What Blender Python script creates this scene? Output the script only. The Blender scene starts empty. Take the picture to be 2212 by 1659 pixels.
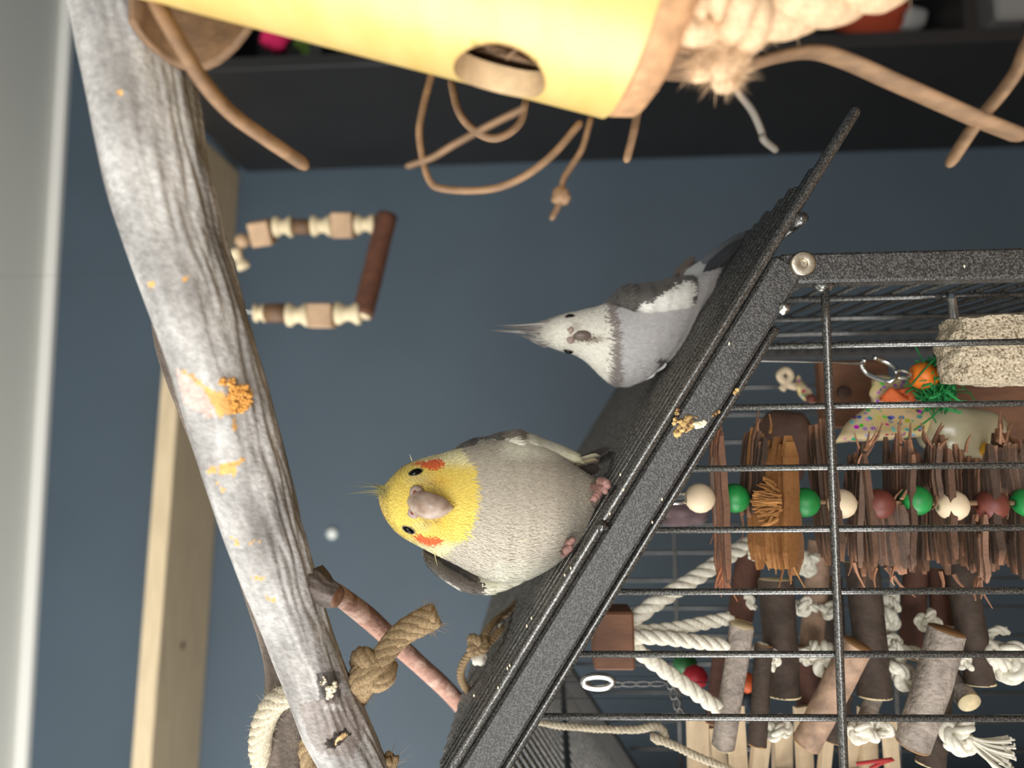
import bpy, math, random
import numpy as np
from mathutils import noise as mnoise, Vector

# ------------------------------------------------------------------ camera
PI = math.pi
FPX = 1534.0                              # focal length in pixels of the 2212 px frame
def _basis(yaw, pitch, roll):
    y, p, r = map(math.radians, (yaw, pitch, roll))
    f = np.array([math.sin(y)*math.cos(p), math.cos(y)*math.cos(p), math.sin(p)])
    rt = np.array([math.cos(y), -math.sin(y), 0.0]); up = np.cross(rt, f)
    return f, rt*math.cos(r)-up*math.sin(r), up*math.cos(r)+rt*math.sin(r)
F, R, U = _basis(3.2, 2.65, 1.0)
C = np.array([0.0, 0.0, 1.5])
scene = bpy.context.scene
col = scene.collection
cam_d = bpy.data.cameras.new('camera'); cam = bpy.data.objects.new('camera', cam_d); col.objects.link(cam)
from mathutils import Matrix
M = Matrix.Identity(4)
for i, ax in enumerate((-U, R, -F)):      # the phone was held sideways: picture left is up
    for k in range(3): M[k][i] = float(ax[k])
for k in range(3): M[k][3] = float(C[k])
cam.matrix_world = M
cam_d.sensor_fit = 'HORIZONTAL'; cam_d.sensor_width = 9.8; cam_d.lens = FPX/2212*9.8
cam_d.clip_start = 0.005; cam_d.clip_end = 50
cam_d.dof.use_dof = True; cam_d.dof.focus_distance = 0.276; cam_d.dof.aperture_fstop = 1.9
scene.camera = cam

# ------------------------------------------------------------------ world, light, exposure
scene.view_settings.view_transform = 'Standard'; scene.view_settings.look = 'None'
scene.view_settings.gamma = 1.0; scene.view_settings.use_curve_mapping = False
scene.view_settings.exposure = -0.2
w = bpy.data.worlds.new('sky'); scene.world = w; w.use_nodes = True
w.node_tree.nodes['Background'].inputs[0].default_value = (0.75, 0.85, 1.0, 1)
w.node_tree.nodes['Background'].inputs[1].default_value = 1.0
def window_light(name, centre, facing, sx, sz, power):
    """daylight lying in the plane of a window opening"""
    d = bpy.data.lights.new(name, 'AREA'); d.shape = 'RECTANGLE'; d.size = sx; d.size_y = sz
    d.energy = power; d.color = (1.0, 0.995, 0.965)
    o = bpy.data.objects.new(name, d); col.objects.link(o); o.location = centre
    o.rotation_euler = Vector(facing).to_track_quat('-Z', 'Y').to_euler(); return o
_a = math.radians(3.1); _ex = Vector((math.cos(_a), math.sin(_a), 0)); _ey = Vector((-math.sin(_a), math.cos(_a), 0)); _o = Vector((0, 1.5, 0))   # the room's own axes
window_light('window_left_offscreen', _o+_ex*-1.66+_ey*-1.425+Vector((0, 0, 1.70)), _ex, 1.65, 1.30, 74)
window_light('window_rear_offscreen', _o+_ex*-0.50+_ey*-3.51+Vector((0, 0, 1.725)), _ey, 1.50, 1.25, 44)
scene.cycles.use_denoising = True
scene.cycles.max_bounces = 6; scene.cycles.diffuse_bounces = 4; scene.cycles.glossy_bounces = 3
scene.cycles.transmission_bounces = 4; scene.cycles.transparent_max_bounces = 4
scene.cycles.caustics_reflective = False; scene.cycles.caustics_refractive = False
scene.cycles.sample_clamp_indirect = 4.0

# ------------------------------------------------------------------ helpers
def ray(u, v): return F + (829.5-v)/FPX*R + (1106-u)/FPX*U
def P(u, v, d): return C + d*ray(u, v)               # pixel of the photograph + depth -> metres
def H(u, v, y):
    r = ray(u, v); return C + r*(y/r[1])             # ... + distance from the camera wall-wards
def proj(p):
    q = np.asarray(p)-C; d = q @ F
    return 1106-FPX*(q @ U)/d, 829.5-FPX*(q @ R)/d
def lin(c):
    return tuple(((x/255)/12.92 if x/255 <= 0.04045 else ((x/255+0.055)/1.055)**2.4) for x in c)
def nz(v): v = np.asarray(v, float); return v/(np.linalg.norm(v)+1e-12)

def obj(name, V, Fc, mat, parent=None, smooth=True, vc=None):
    me = bpy.data.meshes.new(name)
    V = np.asarray(V, float)
    off = np.zeros(3)
    me.from_pydata(V.tolist(), [], [list(map(int, f)) for f in Fc]); me.update()
    if smooth: me.polygons.foreach_set('use_smooth', [True]*len(me.polygons))
    if vc is not None:
        a = me.color_attributes.new('Col', 'FLOAT_COLOR', 'POINT')
        c4 = np.ones((len(V), 4)); c4[:, :3] = vc
        a.data.foreach_set('color', c4.ravel())
    if mat is not None: me.materials.append(mat)
    o = bpy.data.objects.new(name, me); col.objects.link(o)
    if parent is not None:
        o.parent = parent
        if parent.type == 'EMPTY': o.location = -parent.location
    return o
def tag(o, label, cat, group=None, kind=None):
    o['label'] = label; o['category'] = cat
    if group: o['group'] = group
    if kind: o['kind'] = kind
    return o
def thing(name, label, cat, loc, group=None):
    o = bpy.data.objects.new(name, None); col.objects.link(o); o.location = [float(x) for x in loc]
    o.empty_display_size = 0.02
    return tag(o, label, cat, group)
def struct(o): o['kind'] = 'structure'; return o

class MB:
    def __init__(s): s.V = []; s.F = []; s.C = []; s.n = 0
    def add(s, V, Fc, c=None):
        V = np.asarray(V, float).reshape(-1, 3)
        s.F += [[i+s.n for i in f] for f in Fc]; s.V.append(V); s.n += len(V)
        if c is not None:
            c = np.asarray(c, float); s.C.append(np.tile(c, (len(V), 1)) if c.ndim == 1 else c)
        return s
    def build(s, name, mat, parent=None, smooth=True):
        return obj(name, np.vstack(s.V), s.F, mat, parent, smooth, np.vstack(s.C) if s.C else None)

def boxv(c, ax, ay, az, b=0.0):
    """box with half-axes ax, ay, az (vectors); b > 0 chamfers the edges"""
    c, ax, ay, az = (np.asarray(q, float) for q in (c, ax, ay, az))
    if b <= 0:
        V = [c+sx*ax+sy*ay+sz*az for sx in (-1, 1) for sy in (-1, 1) for sz in (-1, 1)]
        return V, [(0, 1, 3, 2), (4, 6, 7, 5), (0, 4, 5, 1), (2, 3, 7, 6), (0, 2, 6, 4), (1, 5, 7, 3)]
    hx, hy, hz = (np.linalg.norm(q) for q in (ax, ay, az)); ex, ey, ez = ax/hx, ay/hy, az/hz
    V = []; idx = {}
    for sx in (-1, 1):
        for sy in (-1, 1):
            for sz in (-1, 1):
                for k in range(3):
                    h = [hx-b, hy-b, hz-b]; h[k] += b
                    idx[(sx, sy, sz, k)] = len(V); V.append(c+sx*h[0]*ex+sy*h[1]*ey+sz*h[2]*ez)
    Fc = []
    for s in (-1, 1):
        Fc.append([idx[(s, a, d, 0)] for a, d in ((-1, -1), (1, -1), (1, 1), (-1, 1))][::s])
        Fc.append([idx[(a, s, d, 1)] for a, d in ((-1, -1), (-1, 1), (1, 1), (1, -1))][::s])
        Fc.append([idx[(a, d, s, 2)] for a, d in ((-1, -1), (1, -1), (1, 1), (-1, 1))][::s])
    for a in (-1, 1):
        for d in (-1, 1):
            Fc.append([idx[(a, d, -1, 0)], idx[(a, d, 1, 0)], idx[(a, d, 1, 1)], idx[(a, d, -1, 1)]])
            Fc.append([idx[(a, -1, d, 0)], idx[(a, 1, d, 0)], idx[(a, 1, d, 2)], idx[(a, -1, d, 2)]])
            Fc.append([idx[(-1, a, d, 1)], idx[(1, a, d, 1)], idx[(1, a, d, 2)], idx[(-1, a, d, 2)]])
            for e in (-1, 1): Fc.append([idx[(a, d, e, k)] for k in range(3)])
    return V, Fc
def aabb(x0, x1, y0, y1, z0, z1, b=0.0):
    return boxv(((x0+x1)/2, (y0+y1)/2, (z0+z1)/2), (abs(x1-x0)/2, 0, 0), (0, abs(y1-y0)/2, 0), (0, 0, abs(z1-z0)/2), b)

def smooth_path(pts, n, closed=False):
    pts = np.asarray(pts, float); k = len(pts)
    if k == 2: return pts[0]+(pts[1]-pts[0])*np.linspace(0, 1, n)[:, None]
    out = []
    for t in np.linspace(0, k-1, n):
        i = min(int(t), k-2); x = t-i
        p0 = pts[i-1] if i > 0 else 2*pts[0]-pts[1]; p1 = pts[i]; p2 = pts[i+1]
        p3 = pts[i+2] if i+2 < k else 2*pts[-1]-pts[-2]
        out.append(0.5*((2*p1)+(p2-p0)*x+(2*p0-5*p1+4*p2-p3)*x*x+(3*p1-p0-3*p2+p3)*x**3))
    return np.array(out)
def frames(path):
    T = np.gradient(path, axis=0); T /= np.linalg.norm(T, axis=1)[:, None]+1e-12
    a = np.array([0, 0, 1.0]) if abs(T[0][2]) < 0.9 else np.array([1.0, 0, 0])
    N = [nz(np.cross(T[0], a))]
    for i in range(1, len(path)):
        v = N[-1]-T[i]*np.dot(N[-1], T[i]); N.append(nz(v))
    N = np.array(N); return T, N, np.cross(T, N)
def tube(path, rad, n=12, cap=True, disp=None, flat=1.0, round_end=False):
    """swept tube; disp(i, k, n) scales the radius; flat squashes across the binormal"""
    path = np.asarray(path, float); m = len(path)
    rad = np.full(m, rad, float) if np.isscalar(rad) else np.asarray(rad, float)
    if round_end:
        T0 = nz(path[0]-path[1]); T1 = nz(path[-1]-path[-2]); a = rad[0]; b = rad[-1]
        path = np.vstack([path[0]+T0*a*0.9, path[0]+T0*a*0.6, path, path[-1]+T1*b*0.6, path[-1]+T1*b*0.9])
        rad = np.concatenate([[a*0.35, a*0.78], rad, [b*0.78, b*0.35]]); m = len(path)
    T, N, B = frames(path)
    an = np.arange(n)*2*PI/n
    V = np.zeros((m, n, 3))
    for i in range(m):
        r = rad[i]*np.ones(n)
        if disp is not None: r = r*np.array([disp(i/(m-1), k/n) for k in range(n)])
        V[i] = path[i]+(np.cos(an)*r)[:, None]*N[i]+(np.sin(an)*r*flat)[:, None]*B[i]
    Fc = [(i*n+k, i*n+(k+1) % n, (i+1)*n+(k+1) % n, (i+1)*n+k) for i in range(m-1) for k in range(n)]
    if cap: Fc += [tuple(range(n))[::-1], tuple((m-1)*n+k for k in range(n))]
    return V.reshape(-1, 3), Fc
def lathe(c, axis, prof, n=20, ref=(0.3, 0.7, 0.1)):
    """profile of (radius, height) turned about axis from centre c"""
    axis = nz(axis); e1 = nz(np.cross(axis, ref)); e2 = np.cross(axis, e1)
    V = []; m = len(prof)
    for r, h in prof:
        for k in range(n):
            a = 2*PI*k/n; V.append(np.asarray(c)+axis*h+r*(math.cos(a)*e1+math.sin(a)*e2))
    Fc = [(i*n+k, i*n+(k+1) % n, (i+1)*n+(k+1) % n, (i+1)*n+k) for i in range(m-1) for k in range(n)]
    Fc += [tuple(range(n))[::-1], tuple((m-1)*n+k for k in range(n))]
    return V, Fc
def ball(c, r, n=16, m=10, sc=(1, 1, 1), ex=None, lump=0, seed=0):
    ex = ex if ex is not None else np.eye(3)
    V = []; c = np.asarray(c, float)
    for i in range(m+1):
        t = PI*i/m
        for k in range(n):
            a = 2*PI*k/n; d = np.array([math.sin(t)*math.cos(a), math.sin(t)*math.sin(a), math.cos(t)])
            q = 1.0
            if lump: q = 1+lump*mnoise.noise(Vector(d*1.7+seed*3.1))
            V.append(c+r*q*(d[0]*sc[0]*ex[0]+d[1]*sc[1]*ex[1]+d[2]*sc[2]*ex[2]))
    return V, [(i*n+k, (i+1)*n+k, (i+1)*n+(k+1) % n, i*n+(k+1) % n) for i in range(m) for k in range(n)]
def rope_mb(mb, pts, r, pitch, seg=80, strands=3, sides=8, c=None, taper=None, seed=0, jit=0.0):
    path = smooth_path(pts, seg); T, N, B = frames(path)
    s = np.concatenate([[0], np.cumsum(np.linalg.norm(np.diff(path, axis=0), axis=1))])
    for k in range(strands):
        a = 2*PI*s/pitch+2*PI*k/strands
        rr = r*(np.ones(seg) if taper is None else np.interp(np.linspace(0, 1, seg), [0, 1], taper))
        q = path+(np.cos(a)*rr*0.5)[:, None]*N+(np.sin(a)*rr*0.5)[:, None]*B
        V, Fc = tube(q, rr*0.56, sides)
        cc = None
        if c is not None:
            g = 1+0.10*np.sin(np.arange(len(V))*0.37+k+seed); cc = np.asarray(c)[None, :]*g[:, None]
        mb.add(V, Fc, cc)
    return path
def fuzz_mb(mb, path, r, count, length, wid, c, seed=0, spread=1.0):
    """loose fibres standing off a rope or a frayed end"""
    rs = np.random.RandomState(seed); T, N, B = frames(path)
    for _ in range(count):
        i = rs.randint(len(path)); a = rs.rand()*2*PI
        n = math.cos(a)*N[i]+math.sin(a)*B[i]; p = path[i]+n*r*0.8
        d = nz(n*spread*rs.uniform(0.2, 1)+T[i]*rs.uniform(-1, 1)); L = length*rs.uniform(0.4, 1.2)
        side = nz(np.cross(d, rs.randn(3)))*wid; bend = rs.randn(3)*L*0.18
        mb.add([p-side, p+side, p+d*L*0.55+bend+side*0.7, p+d*L*0.55+bend-side*0.7, p+d*L+bend*2.0], [(0, 1, 2, 3), (3, 2, 4)],
               np.asarray(c)*rs.uniform(0.8, 1.15))
def knot_path(c, size, e1, e2, e3):
    t = np.linspace(0, 2*PI, 60)
    return (np.asarray(c)+np.outer((np.sin(t)+2*np.sin(2*t))/3*size, e1)+np.outer((np.cos(t)-2*np.cos(2*t))/3*size, e2)
            + np.outer(-np.sin(3*t)/3*size*1.2, e3))

# ------------------------------------------------------------------ materials
MATS = {}
def mat(name, c, rough=0.7, metal=0.0, var=0.0, vscale=30.0, bump=0.0, bscale=200.0, stretch=(1, 1, 1), c2=None, ramp=(0.35, 0.65),
        detail=3.0, sheen=0.0, spec=0.5, attr=False, trans=0.0, coat=0.0, bdist=0.001, voro=False):
    m = bpy.data.materials.new(name); m.use_nodes = True; nt = m.node_tree; N = nt.nodes; L = nt.links
    b = N['Principled BSDF']; b.inputs['Roughness'].default_value = rough; b.inputs['Metallic'].default_value = metal
    b.inputs['Specular IOR Level'].default_value = spec
    if sheen: b.inputs['Sheen Weight'].default_value = sheen
    if trans: b.inputs['Transmission Weight'].default_value = trans
    if coat: b.inputs['Coat Weight'].default_value = coat
    lc = (*lin(c), 1) if c is not None else (1, 1, 1, 1)
    tc = N.new('ShaderNodeTexCoord'); mp = N.new('ShaderNodeMapping'); mp.inputs['Scale'].default_value = stretch
    L.new(tc.outputs['Object'], mp.inputs['Vector'])
    base = None
    if attr:
        at = N.new('ShaderNodeAttribute'); at.attribute_name = 'Col'; base = at.outputs['Color']
    if c2 is not None or var:
        nx = N.new('ShaderNodeTexNoise'); nx.inputs['Scale'].default_value = vscale; nx.inputs['Detail'].default_value = detail
        L.new(mp.outputs['Vector'], nx.inputs['Vector'])
        mr = N.new('ShaderNodeMapRange'); mr.inputs['From Min'].default_value = ramp[0]; mr.inputs['From Max'].default_value = ramp[1]
        L.new(nx.outputs['Fac'], mr.inputs['Value'])
        mx = N.new('ShaderNodeMix'); mx.data_type = 'RGBA'
        if attr:
            mx.blend_type = 'MULTIPLY'; mx.inputs[0].default_value = 1.0
            mr.inputs['To Min'].default_value = 1-var; mr.inputs['To Max'].default_value = 1+var
            L.new(base, mx.inputs[6]); L.new(mr.outputs['Result'], mx.inputs[7])
        else:
            if c2 is None:
                mx.inputs[6].default_value = tuple(x*(1-var) for x in lc[:3])+(1,)
                mx.inputs[7].default_value = tuple(min(1, x*(1+var)) for x in lc[:3])+(1,)
            else:
                mx.inputs[6].default_value = lc; mx.inputs[7].default_value = (*lin(c2), 1)
            L.new(mr.outputs['Result'], mx.inputs[0])
        L.new(mx.outputs[2], b.inputs['Base Color'])
    elif attr: L.new(base, b.inputs['Base Color'])
    else: b.inputs['Base Color'].default_value = lc
    if bump:
        bn = N.new('ShaderNodeTexVoronoi' if voro else 'ShaderNodeTexNoise'); bn.inputs['Scale'].default_value = bscale
        if not voro: bn.inputs['Detail'].default_value = 3
        L.new(mp.outputs['Vector'], bn.inputs['Vector'])
        bu = N.new('ShaderNodeBump'); bu.inputs['Strength'].default_value = bump; bu.inputs['Distance'].default_value = bdist
        L.new(bn.outputs['Distance' if voro else 'Fac'], bu.inputs['Height']); L.new(bu.outputs['Normal'], b.inputs['Normal'])
    MATS[name] = m; return m

m_wall = mat('slate_blue_paint', (66, 80, 92), 0.62, var=0.05, vscale=4, bump=0.08, bscale=350)
m_ceil = mat('ceiling_paint', (214, 215, 208), 0.9, bump=0.05, bscale=300)
m_white = mat('white_paint', (224, 222, 216), 0.7)
m_floor = mat('oak_floor', (150, 120, 90), 0.6, var=0.2, vscale=12, stretch=(1, 8, 1))
m_pine = mat('pine_board', (200, 180, 147), 0.6, var=0.10, vscale=25, stretch=(0.4, 6, 6), bump=0.05)
m_black = mat('black_laminate', (30, 29, 30), 0.5, var=0.15, vscale=6, bump=0.04, bscale=300)
m_hammer = mat('hammertone_charcoal', (30, 29, 29), 0.36, var=0.0, c2=(88, 86, 83), vscale=1500, ramp=(0.42, 0.66), detail=2.0,
               bump=0.5, bscale=1500, bdist=0.0004, metal=0.0, spec=0.55)
m_wire = mat('powder_coated_wire', (62, 61, 60), 0.24, c2=(124, 122, 118), vscale=1500, ramp=(0.4, 0.68), detail=2.0, bump=0.18, bscale=1600,
             bdist=0.00015, metal=0.65, spec=1.0)
m_nickel = mat('nickel_plated', (200, 190, 172), 0.28, metal=1.0, bump=0.05, bscale=800)
m_steel = mat('bright_steel', (215, 215, 212), 0.22, metal=1.0)
m_dark = mat('black_thread', (18, 16, 15), 0.8)
m_bark = mat('grey_bark', None, 0.85, attr=True, var=0.16, vscale=420, bump=0.6, bscale=700, bdist=0.0008, spec=0.25)
m_vcol = mat('tinted_matte', None, 0.85, attr=True, var=0.12, vscale=700, bump=0.3, bscale=900, bdist=0.0004, spec=0.2)
m_feather = mat('feather', None, 0.75, attr=True, sheen=0.15, spec=0.2)
m_bamboo = mat('bamboo_skin', (196, 164, 92), 0.38, var=0.10, vscale=40, stretch=(0.3, 1, 3), c2=(204, 176, 110), ramp=(0.3, 0.7))
m_bamcut = mat('bamboo_cut', (176, 134, 96), 0.8, var=0.2, vscale=300, bump=0.3, bscale=500)
m_fibre = mat('palm_fibre', (122, 94, 68), 0.75, var=0.22, vscale=260, stretch=(1, 1, 0.4), bump=0.3, bscale=900, bdist=0.0004)
m_jute = mat('jute_rope', None, 0.9, attr=True, var=0.25, vscale=1500, bump=0.6, bscale=2200, bdist=0.0004, spec=0.1)
m_cotton = mat('cotton_rope', None, 0.9, attr=True, var=0.08, vscale=1200, bump=0.5, bscale=2600, bdist=0.0004, spec=0.1)
m_walnut = mat('brown_stained_wood', (104, 68, 46), 0.7, var=0.22, vscale=160, stretch=(1, 1, 0.3), bump=0.2, bscale=500)
m_black_eye = mat('eye_gloss', (7, 6, 6), 0.05, spec=0.22)
m_beak = mat('beak_horn', (146, 122, 106), 0.36, var=0.16, vscale=260, c2=(178, 160, 146), ramp=(0.35, 0.7), bump=0.15, bscale=500, bdist=0.0003)
m_cere = mat('cere_skin', (166, 144, 134), 0.6, var=0.12, vscale=900, bump=0.5, bscale=2200, bdist=0.0003)
m_foot = mat('foot_skin', (168, 126, 118), 0.65, var=0.2, vscale=900, bump=0.7, bscale=1700, bdist=0.0005)
m_claw = mat('claw_horn', (88, 72, 64), 0.4)
m_stone = mat('pumice', (206, 190, 164), 0.95, c2=(122, 102, 78), vscale=900, ramp=(0.47, 0.66), detail=4, bump=1.0, bscale=800, bdist=0.0016)

# ------------------------------------------------------------------ the room
A = math.radians(3.1); ca, sa = math.cos(A), math.sin(A)
ex = np.array([ca, sa, 0.0]); ey = np.array([-sa, ca, 0.0]); ez = np.array([0, 0, 1.0]); ORG = np.array([0, 1.5, 0.0])
def rpt(x, y, z): return ORG+ex*x+ey*y+ez*z              # room frame: y = 0 is the back wall, camera at y about -1.5
def rbox(x0, x1, y0, y1, z0, z1, b=0.0):
    return boxv(rpt((x0+x1)/2, (y0+y1)/2, (z0+z1)/2), ex*(x1-x0)/2, ey*(y1-y0)/2, ez*(z1-z0)/2, b)
X0, X1, Y0, CZ = -1.65, 1.75, -3.50, 2.602
def room(name, boxes, m):
    mb = MB()
    for b in boxes: mb.add(*rbox(*b))
    return struct(mb.build(name, m, smooth=False))
room('wall_back', [(X0-0.1, X1+0.1, 0.0, 0.1, 0, CZ)], m_wall)
room('wall_right', [(X1, X1+0.1, Y0, 0.0, 0, CZ)], m_wall)
room('wall_left', [(X0-0.1, X0, Y0, -2.30, 0, CZ), (X0-0.1, X0, -0.55, 0, 0, CZ), (X0-0.1, X0, -2.30, -0.55, 0, 1.0), (X0-0.1, X0, -2.30, -0.55, 2.4, CZ)], m_white)
room('wall_front', [(X0-0.1, -1.3, Y0-0.1, Y0, 0, CZ), (0.3, X1+0.1, Y0-0.1, Y0, 0, CZ), (-1.3, 0.3, Y0-0.1, Y0, 0, 1.05), (-1.3, 0.3, Y0-0.1, Y0, 2.4, CZ)], m_white)
room('floor', [(X0-0.1, X1+0.1, Y0-0.1, 0.1, -0.1, 0)], m_floor)
room('ceiling', [(X0-0.1, X1+0.1, Y0-0.1, 0.1, CZ, CZ+0.1)], m_ceil)
room('trim_1', [(X0, X1, -0.013, 0.0, CZ-0.024, CZ)], m_white)
for nm, (x0, x1, y0, y1, z0, z1), along in (('window_1', (X0-0.08, X0-0.02, -2.30, -0.55, 1.0, 2.4), 'y'), ('window_2', (-1.3, 0.3, Y0-0.08, Y0-0.02, 1.05, 2.4), 'x')):
    mb = MB(); t = 0.05
    if along == 'y':
        for q in ((x0, x1, y0, y0+t, z0, z1), (x0, x1, y1-t, y1, z0, z1), (x0, x1, y0, y1, z0, z0+t), (x0, x1, y0, y1, z1-t, z1), (x0, x1, (y0+y1)/2-t/2, (y0+y1)/2+t/2, z0, z1)): mb.add(*rbox(*q))
    else:
        for q in ((x0, x0+t, y0, y1, z0, z1), (x1-t, x1, y0, y1, z0, z1), (x0, x1, y0, y1, z0, z0+t), (x0, x1, y0, y1, z1-t, z1), ((x0+x1)/2-t/2, (x0+x1)/2+t/2, y0, y1, z0, z1)): mb.add(*rbox(*q))
    struct(mb.build(nm, m_white, smooth=False))

# pine shelf on the back wall, runs into the side of the black bookcase
def onroom(u, v, y):
    r = ray(u, v); n = ey; t = np.dot(ORG+ey*y-C, n)/np.dot(r, n); return C+r*t
def roomxyz(p): q = np.asarray(p)-ORG; return np.dot(q, ex), np.dot(q, ey), q[2]
sr = roomxyz(onroom(518, 372, 0)); sl = roomxyz(onroom(430, 1659, 0))
slope = (sl[2]-sr[2])/(sl[0]-sr[0])
BX = sr[0]                                                  # x of the bookcase side panel
sd = nz(ex+ez*slope); su = nz(np.cross(sd, -ey)) if np.cross(sd, -ey)[2] > 0 else -nz(np.cross(sd, -ey))
DEP = 0.19; TH = 0.036
pr = rpt(BX-0.002, 0, sr[2]); Ls = (BX+1.62)/ca
sc_ = pr-sd*(Ls/2)-ey*(DEP/2+0.001)+su*TH/2
t = thing('wall_shelf', 'long pale pine shelf fixed to the slate blue wall near the ceiling', 'shelf', sc_)
obj('board', *boxv(sc_, sd*Ls/2, ey*DEP/2, su*TH/2, 0.0015), m_pine, t, smooth=False)
for q in (-0.35, 0.1):                                      # knots on the underside
    kp = sc_+sd*q-su*(TH/2+0.0002)-ey*0.01
    obj('wood_knot', *lathe(kp, -su, [(0.008, 0.0), (0.006, 0.0004)], 14), m_walnut, t)

# black bookcase at the right
t = thing('bookcase', 'tall black bookcase standing against the slate blue wall', 'bookcase', rpt(BX+0.4, -0.25, 0))
_r = ray(2000, 93); _t = np.dot(rpt(BX, 0, 0)-C, ex)/np.dot(_r, ex); BD = -roomxyz(C+_r*_t)[1]; zb = 2.160
obj('side_panel', *rbox(BX, BX+0.022, -BD, -0.002, 0, zb, 0.001), m_black, t, smooth=False)
obj('side_panel', *rbox(BX+0.8, BX+0.822, -BD, -0.002, 0, zb, 0.001), m_black, t, smooth=False)
obj('back_panel', *rbox(BX+0.0225, BX+0.7995, -0.012, -0.003, 0.01, zb-0.01), m_black, t, smooth=False)
for z in (0.05, 0.42, 0.80, 1.17, 1.56, 1.86, zb-0.024):
    obj('shelf_board', *rbox(BX+0.0225, BX+0.7995, -BD+0.004, -0.0125, z, z+0.022, 0.001), m_black, t, smooth=False)
# added unseen chest of drawers, keeps window light off the lower wall
m_navy = mat('dark_stained_oak', (58, 48, 42), 0.6, var=0.15, vscale=40)
dx0, dx1, dy0, dy1, dzt = -1.36, -0.62, 0.50, 1.14, 1.62
t = thing('added_shade_chest', 'added unseen chest of drawers left of the cage, shading the lower wall', 'chest', ((dx0+dx1)/2, (dy0+dy1)/2, 0))
obj('carcass', *aabb(dx0, dx1, dy0+0.012, dy1, 0.04, dzt-0.025, 0.002), m_navy, t, False)
obj('top', *aabb(dx0-0.012, dx1+0.012, dy0-0.012, dy1+0.005, dzt-0.0245, dzt, 0.003), m_navy, t, False)
for i in range(5):
    z0 = 0.07+i*0.305; dr = obj('drawer', *aabb(dx0+0.012, dx1-0.012, dy0-0.006, dy0+0.0115, z0, z0+0.29, 0.003), m_navy, t, False)
    for xx in (dx0+0.2, dx1-0.2): obj('knob', *lathe((xx, dy0-0.0065, z0+0.13), (0, -1, 0), [(0.006, 0), (0.006, 0.01), (0.014, 0.016), (0.012, 0.024), (0.004, 0.026)], 16), m_nickel, dr)
for xx in (dx0+0.03, dx1-0.03):
    for yy in (dy0+0.04, dy1-0.03): obj('foot', *aabb(xx-0.02, xx+0.02, yy-0.02, yy+0.02, 0, 0.0395, 0.002), m_navy, t, False)
# a few things that peep out beyond the bookcase's front edge
def bookpt(u, v, back=0.06): return onroom(u, v, -BD+back)
m_pink = mat('pink_plush', (226, 36, 100), 0.85, bump=0.3, bscale=300)
m_green2 = mat('green_plush', (70, 96, 30), 0.85, bump=0.3, bscale=300)
m_rust = mat('rust_cloth', (158, 62, 34), 0.9, bump=0.4, bscale=400)
m_greyc = mat('grey_plastic', (140, 138, 136), 0.6)
c = bookpt(585, 84); mb = MB(); mb.add(*ball(c+np.array([0.014, 0.02, 0]), 0.028, lump=0.5, seed=2))
tag(mb.build('plush_toy', m_pink), 'bright pink plush toy on the black bookcase shelf', 'toy')
c = bookpt(655, 90); mb = MB(); mb.add(*ball(c+np.array([0.02, 0.05, 0]), 0.03, lump=0.5, seed=5))
tag(mb.build('plush_toy', m_green2), 'dark green plush toy beside the pink plush on the bookcase', 'toy')
c = bookpt(1900, 25); mb = MB(); mb.add(*ball(c+np.array([0.005, 0.03, 0]), 0.05, sc=(0.7, 0.6, 1.2), lump=0.4, seed=7))
tag(mb.build('folded_cloth', m_rust), 'crumpled rust orange cloth on the black bookcase', 'cloth')
c = bookpt(1985, 20); mb = MB(); mb.add(*ball(c+np.array([0.0, 0.03, 0]), 0.028, sc=(0.8, 0.6, 1.0), lump=0.2, seed=9))
tag(mb.build('plastic_tub', m_greyc), 'small beige grey tub beside the rust cloth on the bookcase', 'tub')
c = bookpt(2075, 15); k = thing('metal_clamp', 'shiny metal spring clamp on the black bookcase shelf', 'clamp', c)
for s in (-1, 1):
    obj('jaw', *tube(smooth_path([c+s*0.012*ez+0.03*ex, c+s*0.016*ez, c+s*0.006*ez-0.022*ex], 14), 0.004, 8), m_steel, k)
obj('spring', *tube(smooth_path([c+0.01*math.cos(a)*ez+0.01*math.sin(a)*ex+0.002*a*ey for a in np.linspace(0, 12, 40)], 60), 0.0016, 6), m_steel, k)
c = bookpt(2200, 0); mb = MB(); mb.add(*boxv(c+ex*0.03+ey*0.04, ex*0.055, ey*0.03, ez*0.03, 0.006))
tag(mb.build('storage_box', m_greyc, smooth=False), 'grey box on the lower shelf of the black bookcase', 'box')

# screw in the wall
c = onroom(718, 1152, 0)
mb = MB(); mb.add(*lathe(c, -ey, [(0.0118, 0.0005), (0.0118, 0.003), (0.009, 0.0065), (0.004, 0.008)], 20))
o = mb.build('wall_hook_button', mat('white_plastic', (214, 218, 214), 0.4)); tag(o, 'small round white plastic button stuck on the blue wall', 'button')

# ------------------------------------------------------------------ bird cage (world axes = cage axes)
YF = 0.280                     # plane of the front bars
YB = 0.625                     # plane of the back bars
XR, XL = 0.0580, -0.3120       # corner post centres
XRIDGE = -0.140
SL = 0.643                     # roof slope
def zroof(x): return 1.4548-SL*(x if x >= XRIDGE else 2*XRIDGE-x)     # top of the roof bars' centre line
cs = 1/math.sqrt(1+SL*SL); ddir = np.array([cs, 0, -SL*cs]); dnor = np.array([SL*cs, 0, cs])   # down the right slope / its normal
cage = thing('bird_cage', 'large charcoal hammertone metal bird cage with a sloping gable roof', 'bird cage', (-0.127, 0.45, 0))
T2 = 0.0062                    # half size of the square tube
def part(name, V, Fc, m=m_wire, smooth=True, parent=None): return obj(name, V, Fc, m, parent or cage, smooth)
for x in (XR, XL):
    for y in (YF, YB):
        ztop = 1.4085
        part('corner_post', *aabb(x-T2*0.93, x+T2*0.93, y-T2+0.0005, y+T2-0.0006, 0.0, ztop, 0.0010), m_hammer, False)
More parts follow.
